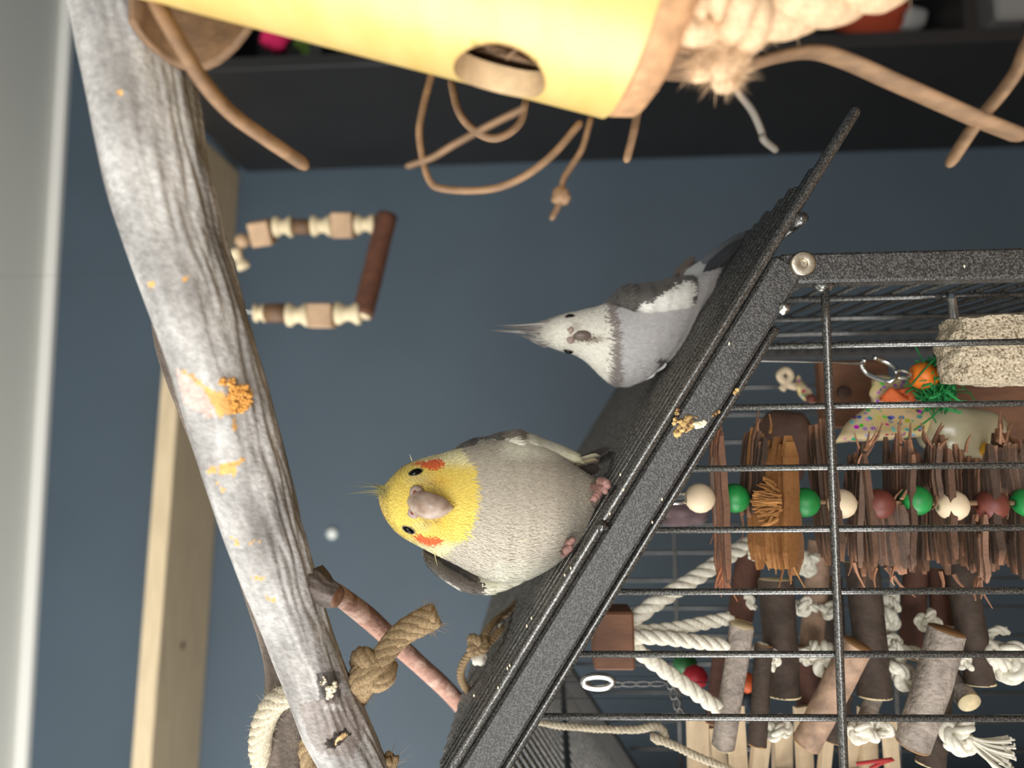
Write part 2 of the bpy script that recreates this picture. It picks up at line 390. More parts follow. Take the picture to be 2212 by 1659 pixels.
# gable beams: square tube along the slope just under the roof rod
def beam(y, sgn, ext):
    # centre line: face of 12.5 mm measured square to the slope
    n = dnor*np.array([sgn, 1, 1]); d = ddir*np.array([sgn, 1, 1])
    top = np.array([XRIDGE, y, 1.4548-SL*XRIDGE])
    L = ((XR-XRIDGE)/cs)+ext
    off = 0.0028+0.0066
    c0 = top-n*off; return boxv(c0+d*L/2, d*L/2, np.array([0, T2, 0]), n*0.0066, 0.0012)
for y in (YF, YB):
    part('gable_beam', *beam(y, 1, 0.0085), m_hammer, False); part('gable_beam', *beam(y+0.0005, -1, 0.0085), m_hammer, False)
# rod below the front gable beams, the upper ends of the bars are welded to it
def slope_rod(name, y, off, x0, x1, r, m=m_wire, re=True):
    p0 = np.array([x0, y, zroof(x0)])-dnor*off; p1 = np.array([x1, y, zroof(x1)])-dnor*off
    return part(name, *tube(smooth_path([p0, p1], 24), r, 12, round_end=re), m)
slope_rod('bar_rail', YF+0.0005, 0.0188, XRIDGE+0.004, 0.0452, 0.0018)
slope_rod('roof_edge_rod', YF-0.004, 0.0004, XRIDGE, 0.1190, 0.0023)
pL0 = np.array([XRIDGE-0.001, YF-0.004, zroof(XRIDGE)]); pL1 = np.array([-0.373, YF-0.004, zroof(-0.373)])
part('roof_edge_rod', *tube(smooth_path([pL0, pL1], 16), 0.0023, 10, round_end=True))
# roof bars, one behind the other, ridge to eave
NB = 30
for k in range(1, NB+1):
    y = YF-0.004+0.0118*k
    for sg in (1, -1):
        x1 = 0.0985+0.002*math.sin(k*2.3) if sg > 0 else -0.352
        p0 = np.array([XRIDGE+sg*0.0005, y, zroof(XRIDGE)]); p1 = np.array([x1, y, zroof(x1)])
        part('roof_bar', *tube(smooth_path([p0, p1], 6), 0.0015, 8, round_end=True))
part('ridge_rod', *tube(smooth_path([(XRIDGE, YF-0.004, zroof(XRIDGE)-0.0035), (XRIDGE, YB+0.01, zroof(XRIDGE)-0.0035)], 6), 0.002, 8))
XCR = float(H(1738, 458, YF-0.006)[0])
for x in (XCR, -0.035, -0.22, -0.318):
    p = np.array([x, 0, zroof(x)]); nn = dnor if x > XRIDGE else dnor*np.array([-1, 1, 1])
    q0 = p-nn*0.0042+np.array([0, YF-0.0065 if x > 0.05 else YF+0.008, 0]); q1 = p-nn*0.0042+np.array([0, YB+0.012, 0])
    part('roof_cross_rod', *tube(smooth_path([q0, q1], 6), 0.0024, 12))
# vertical bars front and back, welded cross wires
pitch = 0.02355; bx = [0.0285-pitch*k for k in range(14)]
for x in bx:
    zt = zroof(x)-0.0188/cs-0.0005
    part('front_bar', *tube(smooth_path([(x, YF+0.0004, 1.03), (x, YF+0.0004, zt)], 5), 0.00128, 10))
    part('back_bar', *tube(smooth_path([(x, YB, 1.03), (x, YB, zt)], 4), 0.00128, 8))
for z in (1.391, 1.21, 1.06):
    part('cross_wire', *tube(smooth_path([(XR-T2*0.7, YF-0.0019, z), (XL+T2*0.7, YF-0.0019, z)], 24), 0.0016, 10))
    part('cross_wire', *tube(smooth_path([(XR-T2*0.7, YB-0.0019, z), (XL+T2*0.7, YB-0.0019, z)], 6), 0.0016, 8))
part('weld', *ball((XR-T2-0.0002, YF-0.0014, 1.3914), 0.0034, sc=(0.8, 0.7, 1.1), lump=0.3))
# side panels: bars run front to back
for x in (XR, XL):
    for k in range(28):
        z = 1.388-0.0125*k
        part('side_bar', *tube(smooth_path([(x, YF+T2*0.5, z), (x, YB-T2*0.5, z)], 4), 0.00115, 8))
    for y in (0.335, 0.40, 0.47, 0.54):
        part('side_rod', *tube(smooth_path([(x-0.0022*(1 if x > 0 else -1), y, 1.04), (x-0.0022*(1 if x > 0 else -1), y, 1.396)], 4), 0.0015, 8))
    part('side_rail', *aabb(x-T2*0.9, x+T2*0.9, YF+T2+0.0003, YB-T2-0.0003, 1.385, 1.397, 0.001), m_hammer, False) if x < 0 else None
part('tray', *aabb(XL+0.007, XR-0.007, YF-0.003, YB+0.003, 0.995, 1.028, 0.003), m_hammer, False)
for y in (YF, YB): part('base_rail', *aabb(XL+T2, XR-T2, y-T2, y+T2, 0.60, 0.612, 0.001), m_hammer, False)
# bolt with hex socket at the mitre
bc = H(1732, 571, YF-T2-0.0003); mb = MB()
mb.add(*lathe(bc, (0, -1, 0), [(0.0048, -0.0005), (0.0049, 0.0012), (0.0045, 0.0018), (0.0044, 0.00195), (0.0042, 0.0020), (0.0018, 0.0020), (0.0016, 0.00195), (0.0014, 0.0006)], 28))
bolt = mb.build('bolt', m_nickel, cage)
hv = [bc+np.array([0.0014*math.cos(a), -0.00125, 0.0014*math.sin(a)]) for a in np.arange(6)*PI/3]
obj('hex_socket', np.vstack([hv, [q+np.array([0, -0.0008, 0]) for q in hv]]), [(0, 1, 2, 3, 4, 5)]+[(i, (i+1) % 6, (i+1) % 6+6, i+6) for i in range(6)], m_nickel, bolt, False)
# spot of weld on the roof edge rod and on the bar rail
for (u, v, s) in ((1301, 1136, 0.0022), (1693, 668, 0.0022)):
    part('weld', *ball(H(u, v, YF-T2-0.0005), s, lump=0.5, seed=u), m_steel if v < 700 else m_wire)
# dried droppings and seed husks on the beam
m_drop = mat('dried_dropping', (206, 172, 112), 0.85, c2=(92, 60, 34), vscale=500, ramp=(0.45, 0.62), bump=0.6, bscale=900, bdist=0.0006)
m_husk = mat('seed_husk', (232, 220, 190), 0.8)
rs = random.Random(4)
def smear(pts, r, m, name, yy=YF-T2-0.0004):
    mb = MB()
    for i, (u, v) in enumerate(pts):
        mb.add(*ball(H(u, v, yy), r*rs.uniform(0.7, 1.2), 10, 6, sc=(1, 0.4, 1), lump=0.7, seed=u+v))
    return mb.build(name, m, cage)
smear([(1462, 893), (1459, 905), (1456, 914), (1464, 884)], 0.0010, m_drop, 'dropping')
smear([(1471, 912), (1478, 917), (1484, 921), (1476, 925), (1486, 910), (1492, 918)], 0.0019, m_drop, 'dropping')
smear([(1497, 917), (1505, 916), (1512, 914), (1519, 917), (1521, 912), (1508, 919)], 0.0012, m_husk, 'dropping')
smear([(1466, 933), (1462, 938), (1470, 928)], 0.0013, m_drop, 'dropping')
smear([(1504, 901), (1541, 897), (1546, 893), (1552, 890), (1588, 848), (1592, 842)], 0.0007, m_drop, 'dropping')
hk = [(1347, 1057), (1317, 1109), (1430, 1078), (1409, 1128), (1220, 1242), (1233, 1227), (1101, 1437), (1096, 1443), (1138, 1352), (1148, 1335), (1340, 1025), (1076, 1485), (2083, 575), (1575, 742), (1024, 1502)]
for (u, v) in hk:
    mb = MB(); mb.add(*ball(H(u, v, YF-T2-0.0004), 0.00055, 8, 6, sc=(1.2, 0.6, 0.6), lump=0.4, seed=u)); mb.build('seed_husk', m_husk, cage)

# ------------------------------------------------------------------ branches
def nse(x, y, z): return mnoise.noise(Vector((x, y, z)))
def inpoly(u, v, poly):
    u = np.asarray(u); v = np.asarray(v); r = np.zeros(u.shape, bool); n = len(poly)
    for i in range(n):
        (x0, y0), (x1, y1) = poly[i], poly[(i+1) % n]
        c = ((y0 > v) != (y1 > v)) & (u < (x1-x0)*(v-y0)/(y1-y0+1e-9)+x0); r ^= c
    return r
def branch(name, cl, rad, nlen, nang, c_hi, c_lo, fl, amp, freq, parent, seed=0, paint=None, material=None, lenf=26, side=None):
    path = smooth_path(cl, nlen); rr = np.interp(np.linspace(0, 1, nlen), np.linspace(0, 1, len(rad)), rad)
    T, N, B = frames(path); V = np.zeros((nlen, nang, 3)); G = np.zeros((nlen, nang))
    s = np.concatenate([[0], np.cumsum(np.linalg.norm(np.diff(path, axis=0), axis=1))])
    for i in range(nlen):
        for k in range(nang):
            a = 2*PI*k/nang; x, y = math.cos(a), math.sin(a)
            wx = 0.35*nse(x*1.3+seed, y*1.3, s[i]*40)
            g = abs(nse(x*freq+seed+wx, y*freq+wx, s[i]*lenf)); g2 = nse(x*freq*2.2, y*freq*2.2+seed, s[i]*lenf*2.5)
            low = nse(x*0.8+seed, y*0.8, s[i]*16)
            h = min(1, g*2.6)*0.7+0.3*(g2+0.5)
            if side is not None: h = 0.80+(h-0.80)*(0.22+0.95*min(1.0, max(0.0, 0.5+0.75*float(np.dot(x*N[i]+y*B[i], side)))))
            G[i, k] = 0.66+0.55*nse(x*2.3+seed+31, y*2.3+17, s[i]*34)
            V[i, k] = path[i]+(x*N[i]+y*B[i])*rr[i]*(1+0.05*low*fl+amp*(h-0.7))
    Vf = V.reshape(-1, 3); g = np.clip(G.reshape(-1), 0, 1)
    cc = np.asarray(lin(c_lo))[None]*(1-g[:, None])+np.asarray(lin(c_hi))[None]*g[:, None]
    blot = np.array([0.86+0.28*(0.5+nse(p[0]*90+seed, p[1]*90, p[2]*90)) for p in Vf]); cc = cc*blot[:, None]
    if paint is not None: cc = paint(Vf, cc)
    Fc = [(i*nang+k, i*nang+(k+1) % nang, (i+1)*nang+(k+1) % nang, (i+1)*nang+k) for i in range(nlen-1) for k in range(nang)]
    Fc += [tuple(range(nang))[::-1], tuple((nlen-1)*nang+k for k in range(nang))]
    return obj(name, Vf, Fc, material or m_bark, parent, True, cc), path, rr
# edges of the big branch in the photo: v, left u, right u, depth
BE = [(-160, 120, 372, 0.212), (0, 150, 392, 0.206), (200, 190, 428, 0.206), (400, 233, 462, 0.210), (600, 300, 514, 0.216), (800, 370, 571, 0.223), (1000, 432, 623, 0.233),
      (1200, 500, 677, 0.244), (1350, 562, 718, 0.252), (1450, 602, 750, 0.257), (1560, 644, 797, 0.263), (1659, 698, 838, 0.268), (1800, 762, 902, 0.275)]
cl = [P((l+r)/2, v, d) for v, l, r, d in BE]; rd = [0.905*(r-l)/2*d/FPX for v, l, r, d in BE]
pinkP = [(382, 798), (413, 818), (440, 846), (455, 871), (468, 898), (451, 903), (426, 886), (398, 870), (386, 827)]
orangeP = [[(385, 797), (420, 812), (462, 846), (494, 858), (498, 833), (541, 833), (546, 878), (524, 890), (500, 892), (474, 900), (462, 880), (445, 848), (420, 824)],
           [(470, 820), (508, 818), (507, 830), (474, 832)], [(472, 1002), (502, 996), (511, 1015), (505, 1026), (476, 1026)], [(504, 1000), (526, 988), (530, 994), (510, 1010)],
           [(448, 1010), (470, 1008), (468, 1022), (450, 1022)], [(500, 905), (508, 905), (514, 925), (502, 928)], [(466, 1045), (474, 1048), (488, 1062), (484, 1063)],
           [(496, 1158), (520, 1174), (518, 1178), (500, 1166)], [(538, 1168), (565, 1166), (564, 1172), (538, 1174)], [(576, 1289), (596, 1290), (590, 1299), (578, 1296)],
           [(543, 1245), (568, 1246), (566, 1256), (546, 1254)], [(250, 195), (262, 192), (268, 202), (258, 208)], [(322, 608), (334, 606), (335, 618), (324, 620)], [(394, 600), (406, 600), (404, 612), (396, 612)]]
def paint_main(V, cc):
    u, v = proj(V); j = np.array([nse(*(p*700)) for p in V])*7; j2 = np.array([nse(*(p*700+9)) for p in V])*7
    facing = np.ones(len(V), bool)
    c = C-V; ctr = np.array([np.interp(v, [b[0] for b in BE], [(b[1]+b[2])/2 for b in BE])]).ravel()
    dd = np.array([np.interp(v, [b[0] for b in BE], [b[3] for b in BE])]).ravel()
    facing = ((V-C) @ F) < dd
    def setp(poly, colr, mix=1.0):
        m = inpoly(u+j, v+j2, poly) & facing
        cc[m] = cc[m]*(1-mix)+np.asarray(lin(colr))*mix
    setp(pinkP, (206, 172, 162))
    for q in orangeP: setp(q, (212, 160, 86), 0.9)
    setp([(684, 1452), (730, 1448), (738, 1500), (716, 1522), (690, 1512)], (70, 64, 62), 0.8)
    setp([(705, 1518), (735, 1520), (738, 1532), (700, 1532)], (225, 224, 222), 0.8)
    # smoother brown collar near the tie, dark knot hollow
    setp([(640, 1520), (770, 1500), (800, 1560), (760, 1640), (680, 1620)], (122, 108, 100), 0.55)
    setp([(716, 1590), (735, 1575), (752, 1572), (757, 1588), (738, 1606), (720, 1618), (700, 1612)], (36, 26, 22), 0.95)
    setp([(720, 1604), (748, 1582), (752, 1586), (726, 1608)], (226, 190, 140), 0.95)
    return cc
t = thing('branch_perch', 'thick weathered grey branch perch with orange food crumbs dried on it', 'branch', cl[-1])
main_o, mpath, mrad = branch('wood', cl, rd, 520, 150, (178, 175, 172), (88, 82, 77), 1.0, 0.090, 3.6, t, 3, paint_main, side=nz(-U+0.25*F))
m_crumb = mat('orange_food_crumb', (206, 148, 72), 0.9, var=0.2, vscale=700, bump=0.5, bscale=1500, bdist=0.0005)
m_drop2 = mat('white_dropping', (224, 214, 190), 0.9, bump=0.4, bscale=1500, bdist=0.0004)
def on_branch(u, v):
    d = np.interp(v, [b[0] for b in BE], [b[3] for b in BE]); l = np.interp(v, [b[0] for b in BE], [b[1] for b in BE]); r = np.interp(v, [b[0] for b in BE], [b[2] for b in BE])
    s = np.clip((u-(l+r)/2)/((r-l)/2), -0.97, 0.97); rad_ = 0.905*(r-l)/2*d/FPX
    return P(u, v, d-rad_*math.sqrt(1-s*s)*0.97)
rs = random.Random(9)
def crumbs(poly, n, s, m, name):
    us = [p[0] for p in poly]; vs = [p[1] for p in poly]; mb = MB(); c = 0
    while c < n:
        u, v = rs.uniform(min(us), max(us)), rs.uniform(min(vs), max(vs))
        if inpoly(np.array([u]), np.array([v]), poly)[0]:
            mb.add(*ball(on_branch(u, v), s*rs.uniform(0.5, 1.3), 8, 5, lump=0.8, seed=u)); c += 1
    o = mb.build(name, m, t); o['kind'] = 'stuff'; return o
crumbs(orangeP[0][2:], 260, 0.0005, m_crumb, 'food_crumbs'); crumbs(orangeP[1], 16, 0.0006, m_crumb, 'food_crumbs')
crumbs(orangeP[2], 24, 0.0006, m_crumb, 'food_crumbs'); crumbs(orangeP[3], 10, 0.0005, m_crumb, 'food_crumbs')
for q in (7, 8, 9): crumbs(orangeP[q], 7, 0.0005, m_crumb, 'food_crumbs')
crumbs([(708, 1480), (724, 1474), (728, 1490), (716, 1512), (705, 1510)], 26, 0.0007, m_drop2, 'dropping')
crumbs([(686, 1476), (700, 1466), (702, 1500), (692, 1504)], 12, 0.0005, m_drop2, 'dropping'); crumbs([(697, 1460), (706, 1456), (704, 1474), (698, 1474)], 8, 0.0004, m_drop2, 'dropping')
crumbs([(641, 1548), (648, 1552), (647, 1560), (642, 1556)], 5, 0.0004, m_drop2, 'dropping')
# cut side-shoot stump on the underside
sp = [P(676, 1268, 0.251), P(704, 1279, 0.2500), P(728, 1289, 0.249)]
branch('stump', sp, [0.0086, 0.0072, 0.0052, 0.0048, 0.0042], 40, 50, (112, 102, 96), (40, 34, 31), 5.0, 0.22, 2.6, t, 8, lenf=70)
V_, F_ = lathe(P(729, 1290, 0.2488), P(740, 1293, 0.2488)-P(730, 1289, 0.2495), [(0.0038, -0.0008), (0.0036, 0.0004), (0.0012, 0.0002)], 16); obj('stump_end', V_, F_, m_walnut, t)

# dark brown second perch behind it, tied on
dk = [P(362, 690, 0.262), P(392, 780, 0.265), P(482, 1000, 0.272), P(566, 1250, 0.279), P(614, 1400, 0.283), P(622, 1500, 0.285), P(616, 1600, 0.287), P(612, 1659, 0.288), P(600, 1800, 0.291)]
t2 = thing('dark_branch_perch', 'dark brown branch lashed behind the grey branch with jute rope', 'branch', dk[-1])
branch('wood', dk, [0.0060, 0.0075, 0.0080, 0.0084, 0.0088, 0.0088, 0.0084, 0.0082, 0.0082], 220, 60, (112, 100, 90), (58, 50, 45), 1.5, 0.05, 2.0, t2, 21)
# peeling pinkish twig
tw = [P(728, 1282, 0.300), P(790, 1330, 0.318), P(850, 1385, 0.335), P(905, 1435, 0.352), P(960, 1485, 0.37), P(1010, 1540, 0.39), P(1060, 1600, 0.41)]
def paint_twig(V, cc):
    for i, p in enumerate(V):
        if nse(p[0]*120, p[1]*120, p[2]*120) > 0.12: cc[i] = np.asarray(lin((190, 156, 140)))
    return cc
t3 = thing('bare_twig', 'thin pinkish brown twig with peeling bark reaching down to the cage roof', 'twig', tw[-1])
branch('wood', tw, [0.0042, 0.0046, 0.0044, 0.0043, 0.0044, 0.0046, 0.005], 160, 36, (178, 138, 122), (132, 96, 82), 1.2, 0.05, 2.0, t3, 31, paint_twig)

# jute rope: lashing with knot and frayed tail
JC = lin((150, 128, 98)); JL = lin((190, 178, 156))
kc = P(800, 1450, 0.262)
t4 = thing('jute_lashing', 'tan jute rope lashing knotted around the two branches with a frayed tail', 'rope', kc)
mb = MB(); pth = rope_mb(mb, [P(770, 1512, 0.270), P(785, 1486, 0.262), P(800, 1458, 0.259), P(822, 1425, 0.261), P(852, 1385, 0.264), P(890, 1355, 0.266), P(940, 1330, 0.268)], 0.0042, 0.026, 90, strands=6, sides=6, c=JC, taper=(0.9, 1.15))
fuzz_mb(mb, pth, 0.0044, 900, 0.0035, 0.00006, JC, 1, spread=0.5); fuzz_mb(mb, pth[-8:], 0.0040, 260, 0.005, 0.00007, JC, 2)
mb.build('tail', m_jute, t4)
mb = MB(); kp = knot_path(kc, 0.0062, R, U, F); kp = np.vstack([kp[:-1]]); rope_mb(mb, kp[::3], 0.0038, 0.026, 110, strands=6, sides=6, c=JC); fuzz_mb(mb, kp, 0.004, 260, 0.0035, 0.00006, JC, 3)
mb.build('knot', m_jute, t4)
mb = MB(); pth = rope_mb(mb, [P(650, 1490, 0.268), P(620, 1502, 0.267), P(592, 1520, 0.268), P(572, 1555, 0.271), P(562, 1600, 0.276), P(566, 1640, 0.284), P(590, 1668, 0.296)], 0.0044, 0.028, 90, strands=6, sides=6, c=JL)
fuzz_mb(mb, pth, 0.0042, 700, 0.003, 0.00006, JL, 4); mb.build('loop', m_jute, t4)
mb = MB(); pth = rope_mb(mb, [P(672, 1592, 0.272), P(664, 1620, 0.273), P(672, 1660, 0.274), P(690, 1700, 0.275)], 0.0034, 0.024, 40, strands=5, sides=6, c=JC); fuzz_mb(mb, pth, 0.0034, 120, 0.003, 0.00006, JC, 5); mb.build('strand', m_jute, t4)
mb = MB(); pth = rope_mb(mb, [P(820, 1700, 0.276), P(836, 1665, 0.272), P(846, 1636, 0.27)], 0.003, 0.010, 30, c=JC); fuzz_mb(mb, pth, 0.003, 200, 0.005, 0.00006, JC, 6); mb.build('strand', m_jute, t4)
# thin twine with a bow knot at the cage roof
t5 = thing('twine_bow', 'thin tan twine loop with a small knot hanging at the cage roof', 'twine', P(1030, 1395, 0.33))
mb = MB()
p1 = rope_mb(mb, [P(1135, 1282, 0.40), P(1100, 1318, 0.37), P(1066, 1345, 0.345), P(1045, 1375, 0.332), P(1030, 1395, 0.33), P(1005, 1425, 0.332), P(995, 1455, 0.335), P(1002, 1480, 0.34), P(1020, 1500, 0.35)], 0.0019, 0.006, 90, c=JC)
p2 = rope_mb(mb, [P(1085, 1345, 0.35), P(1078, 1362, 0.342), P(1062, 1382, 0.335), P(1042, 1402, 0.331), P(1030, 1410, 0.332)], 0.0019, 0.006, 50, c=JC)
fuzz_mb(mb, p1, 0.0018, 160, 0.0022, 0.00005, JC, 8); mb.build('twine', m_jute, t5)
mb = MB(); rope_mb(mb, knot_path(P(1030, 1394, 0.328), 0.0040, R, U, F)[:-1:3], 0.0021, 0.006, 70, c=JC); mb.build('knot', m_jute, t5)
mb = MB(); mb.add(*ball(P(1036, 1422, 0.332), 0.0032, lump=0.6, seed=3)); mb.build('fluff', mat('white_fluff', (228, 222, 208), 0.95), t5)
mb = MB(); mb.add(*tube(smooth_path([P(1090, 1345, 0.345), P(1080, 1350, 0.343), P(1075, 1362, 0.342), P(1073, 1376, 0.342)], 12), 0.0011, 8)); mb.build('wire_end', m_steel, t5)

# ------------------------------------------------------------------ cockatiels
def gsm(a, k):
    w_ = np.exp(-0.5*(np.arange(-3*k, 3*k+1)/k)**2); w_ /= w_.sum()
    p = np.concatenate([2*a[0]-a[3*k:0:-1], a, 2*a[-1]-a[-2:-3*k-2:-1]]); return np.convolve(p, w_, 'valid')
class Loft:
    """a body of elliptical sections; rows: u, right edge v, left edge v, depth of centre, front half-depth, back half-depth (m)"""
    def __init__(s, rows, n=220, k=4):
        a = np.array(rows, float); s.u = np.linspace(a[0, 0], a[-1, 0], n)
        s.q = [np.interp(s.u, a[:, 0], a[:, i]) for i in range(1, 6)]
        s.q = [gsm(x, k) for x in s.q]
        s.u0, s.u1 = a[0, 0], a[-1, 0]
    def par(s, u): return [np.interp(u, s.u, x) for x in s.q]
    def pos(s, u, a):
        """a = 0 at the picture-top side, pi/2 towards the camera"""
        u = np.asarray(u, float); a = np.asarray(a, float)
        vt, vb, y, ff, fb = s.par(u); vc = (vt+vb)/2; hw = (vb-vt)/2*y/FPX
        d = np.where(np.sin(a) > 0, ff, fb)
        ctr = C+y[..., None]*(F+((829.5-vc)/FPX)[..., None]*R+((1106-u)/FPX)[..., None]*U)
        return ctr+(hw*np.cos(a))[..., None]*R-(d*np.sin(a))[..., None]*F
    def normal(s, u, a):
        du = s.pos(u+1.5, a)-s.pos(u-1.5, a); da = s.pos(u, a+0.02)-s.pos(u, a-0.02)
        n = np.cross(du, da); n /= np.linalg.norm(n, axis=-1)[..., None]+1e-15
        ctr = (s.pos(u, a*0)+s.pos(u, a*0+PI))/2; out = s.pos(u, a)-ctr
        sg = np.sign((n*out).sum(-1)); return n*sg[..., None], du/(np.linalg.norm(du, axis=-1)[..., None]+1e-15)
    def at(s, u, v):
        tu, tv = u, v
        for _ in range(12):
            vt, vb, y, ff, fb = s.par(np.array(float(u))); vc = (vt+vb)/2; hw = (vb-vt)/2
            a = math.acos(max(-0.999, min(0.999, (vc-v)/hw)))
            p = s.pos(np.array([u]), np.array([a]))[0]; qu, qv = proj(p); u += 0.8*(tu-qu); v += 0.8*(tv-qv)
        n, d = s.normal(np.array([u]), np.array([a])); return p, n[0], d[0]
    def uv(s, u, a): return proj(s.pos(u, a))
    def mesh(s, paint, nr=150, na=110):
        u = np.linspace(s.u0, s.u1, nr); a = np.arange(na)*2*PI/na
        uu, aa = np.meshgrid(u, a, indexing='ij'); V = s.pos(uu.ravel(), aa.ravel())
        pu, pv = s.uv(uu.ravel(), aa.ravel()); cc = paint(pu, pv, np.sin(aa.ravel()))
        Fc = [(i*na+k, i*na+(k+1) % na, (i+1)*na+(k+1) % na, (i+1)*na+k) for i in range(nr-1) for k in range(na)]
        Fc += [tuple(range(na))[::-1], tuple((nr-1)*na+k for k in range(na))]
        return V, Fc, cc
    def blades(s, paint, N, Lf, W, lift, seed, amin=-0.35, amax=PI+0.35, sweep=0.35, flow=None):
        """N small overlapping feather barbs lying on the surface"""
        rs = np.random.RandomState(seed)
        ug = np.linspace(s.u0+1, s.u1-1, 400); hw = s.par(ug)[1]-s.par(ug)[0]; cdf = np.cumsum(hw); cdf /= cdf[-1]
        u = np.interp(rs.rand(N), cdf, ug); a = rs.uniform(amin, amax, N)
        p = s.pos(u, a); n, d = s.normal(u, a)
        side = np.cross(n, d)
        d = d+side*rs.normal(0, sweep, N)[:, None]
        pu, pv = s.uv(u, a)
        if flow is not None:
            # barbs fan away from the beak
            fu, fv, rad_ = flow; wu = pu-fu; wv = pv-fv; dist = np.hypot(wu, wv)
            k = np.clip(1.3-dist/rad_, 0, 1)*(np.sin(a) > 0.15)
            g = -U[None]*wu[:, None]-R[None]*wv[:, None]; g -= n*(g*n).sum(1)[:, None]; g /= np.linalg.norm(g, axis=1)[:, None]+1e-9
            d = d*(1-k[:, None])+g*k[:, None]*1.5
        d -= n*(d*n).sum(1)[:, None]*0.9; d /= np.linalg.norm(d, axis=1)[:, None]
        side = np.cross(n, d); side /= np.linalg.norm(side, axis=1)[:, None]
        L = Lf(pu, pv)*rs.uniform(0.6, 1.25, N); wd = (W*rs.uniform(0.7, 1.3, N))[:, None]; L = L[:, None]
        lf = lift*rs.uniform(0.5, 1.5, N)[:, None]
        r0 = p-n*0.00025
        V = np.stack([r0-side*wd*0.5, r0+side*wd*0.5, p+d*L*0.55+n*lf*0.8+side*wd, p+d*L*0.55+n*lf*0.8-side*wd, p+d*L+n*lf*0.7], 1)
        cc = paint(pu+rs.normal(0, 2.0, N), pv+rs.normal(0, 2.0, N), np.sin(a))*rs.uniform(0.90, 1.08, N)[:, None]
        b = np.arange(N)[:, None]*5
        F4 = (b+np.array([[0, 1, 2, 3]])).tolist(); F3 = (b+np.array([[3, 2, 4]])).tolist()
        return V.reshape(-1, 3), F4+F3, np.repeat(cc, 5, 0)
def feather(mb, b, tip, nrm, W, c0, c1=None, curve=0.0, n=9, edge=None, blunt=0.75):
    """one vaned feather: leaf outline, raised shaft, slight camber"""
    b = np.asarray(b, float); tip = np.asarray(tip, float); d = tip-b; L = np.linalg.norm(d); d = d/L; nrm = nz(nrm-d*np.dot(nrm, d)); sd = np.cross(d, nrm)
    c1 = c0 if c1 is None else c1; V = []; cc = []
    for i in range(n):
        x = i/(n-1); w_ = W*(min(1, (x/0.25+0.12))**0.7)*(max(0.02, 1-((x-blunt)/(1-blunt))**2)**0.5 if x > blunt else 1)
        p = b+d*L*x+nrm*curve*L*math.sin(PI*x)
        for sgn, h in ((-1, -0.12), (-0.08, 0.02), (0.08, 0.02), (1, -0.12)):
            V.append(p+sd*w_*sgn+nrm*W*h)
            ce = np.asarray(lin(c0))*(1-x)+np.asarray(lin(c1))*x
            if edge is not None and sgn == edge[0]: ce = np.asarray(lin(edge[1]))
            cc.append(ce)
    V2 = [v-nrm*0.00025 for v in V]; m = len(V)
    Fc = [(i*4+k, i*4+k+1, i*4+k+5, i*4+k+4) for i in range(n-1) for k in range(3)]
    Fc += [tuple(j+m for j in f[::-1]) for f in Fc]
    Fc += [(i*4, i*4+4, i*4+4+m, i*4+m) for i in range(n-1)]+[(i*4+3, i*4+3+m, i*4+7+m, i*4+7) for i in range(n-1)]
    mb.add(V+V2, Fc, np.array(cc+cc))
def strand(mb, pts, w0, c, n=10):
    """thin tapered plume"""
    p = smooth_path(pts, n); V, Fc = tube(p, np.linspace(w0, w0*0.12, n), 5); mb.add(V, Fc, lin(c))
def eye(parent, body, u, v, r, sink=0.35, ringc=(150, 140, 128), tilt=0.0):
    p, n, d = body.at(u, v); c = p-n*r*sink
    dd = nz(d*math.cos(tilt)+np.cross(n, d)*math.sin(tilt)); s2 = np.cross(n, dd)
    e = obj('eye', *ball(c, r, 24, 16, sc=(1.0, 1.3, 0.78), ex=np.array([n, dd, s2])), m_black_eye, parent)
    mb = MB(); a = np.linspace(0, 2*PI, 28)[:-1]
    pth = [p+n*r*0.10+dd*math.cos(x)*r*1.28+s2*math.sin(x)*r*0.80 for x in a]; pth.append(pth[0])
    V, Fc = tube(np.array(pth), r*0.11, 6); mb.add(V, Fc, lin(ringc)); mb.build('eye_ring', m_vcol, e)

# ---- yellow-faced bird at the front
D1 = 0.300
b1 = Loft([(821, 1058, 1082, 0.294, 0.003, 0.003), (826, 1052, 1096, 0.293, 0.008, 0.007), (834, 1046, 1112, 0.292, 0.011, 0.010), (846, 1031, 1132, 0.291, 0.014, 0.013),
           (864, 1012, 1150, 0.290, 0.0165, 0.016), (885, 1000, 1164, 0.290, 0.018, 0.017), (906, 993, 1175, 0.2905, 0.0185, 0.0175), (930, 986, 1188, 0.292, 0.0190, 0.018),
           (955, 981, 1200, 0.294, 0.0195, 0.019), (985, 971, 1214, 0.296, 0.0210, 0.021), (1016, 960, 1231, 0.2975, 0.0235, 0.024), (1050, 951, 1246, 0.2985, 0.0255, 0.027),
           (1090, 946, 1255, 0.299, 0.0268, 0.029), (1130, 950, 1250, 0.2995, 0.0268, 0.029), (1160, 958, 1238, 0.300, 0.0258, 0.028), (1190, 972, 1221, 0.3005, 0.0240, 0.026),
           (1220, 990, 1198, 0.3015, 0.0205, 0.023), (1245, 1008, 1172, 0.303, 0.0165, 0.020), (1268, 1024, 1136, 0.304, 0.0125, 0.016), (1286, 1036, 1098, 0.305, 0.0085, 0.011), (1296, 1048, 1074, 0.306, 0.003, 0.004)])
L_ = lambda c: np.asarray(lin(c))
cheek1 = [(884, 1006), (905, 999), (930, 994), (948, 994), (957, 1004), (950, 1013), (935, 1018), (917, 1017), (905, 1010)]
cheek2 = [(884, 1148), (900, 1152), (925, 1156), (945, 1161), (951, 1168), (945, 1175), (925, 1175), (908, 1172), (896, 1164)]
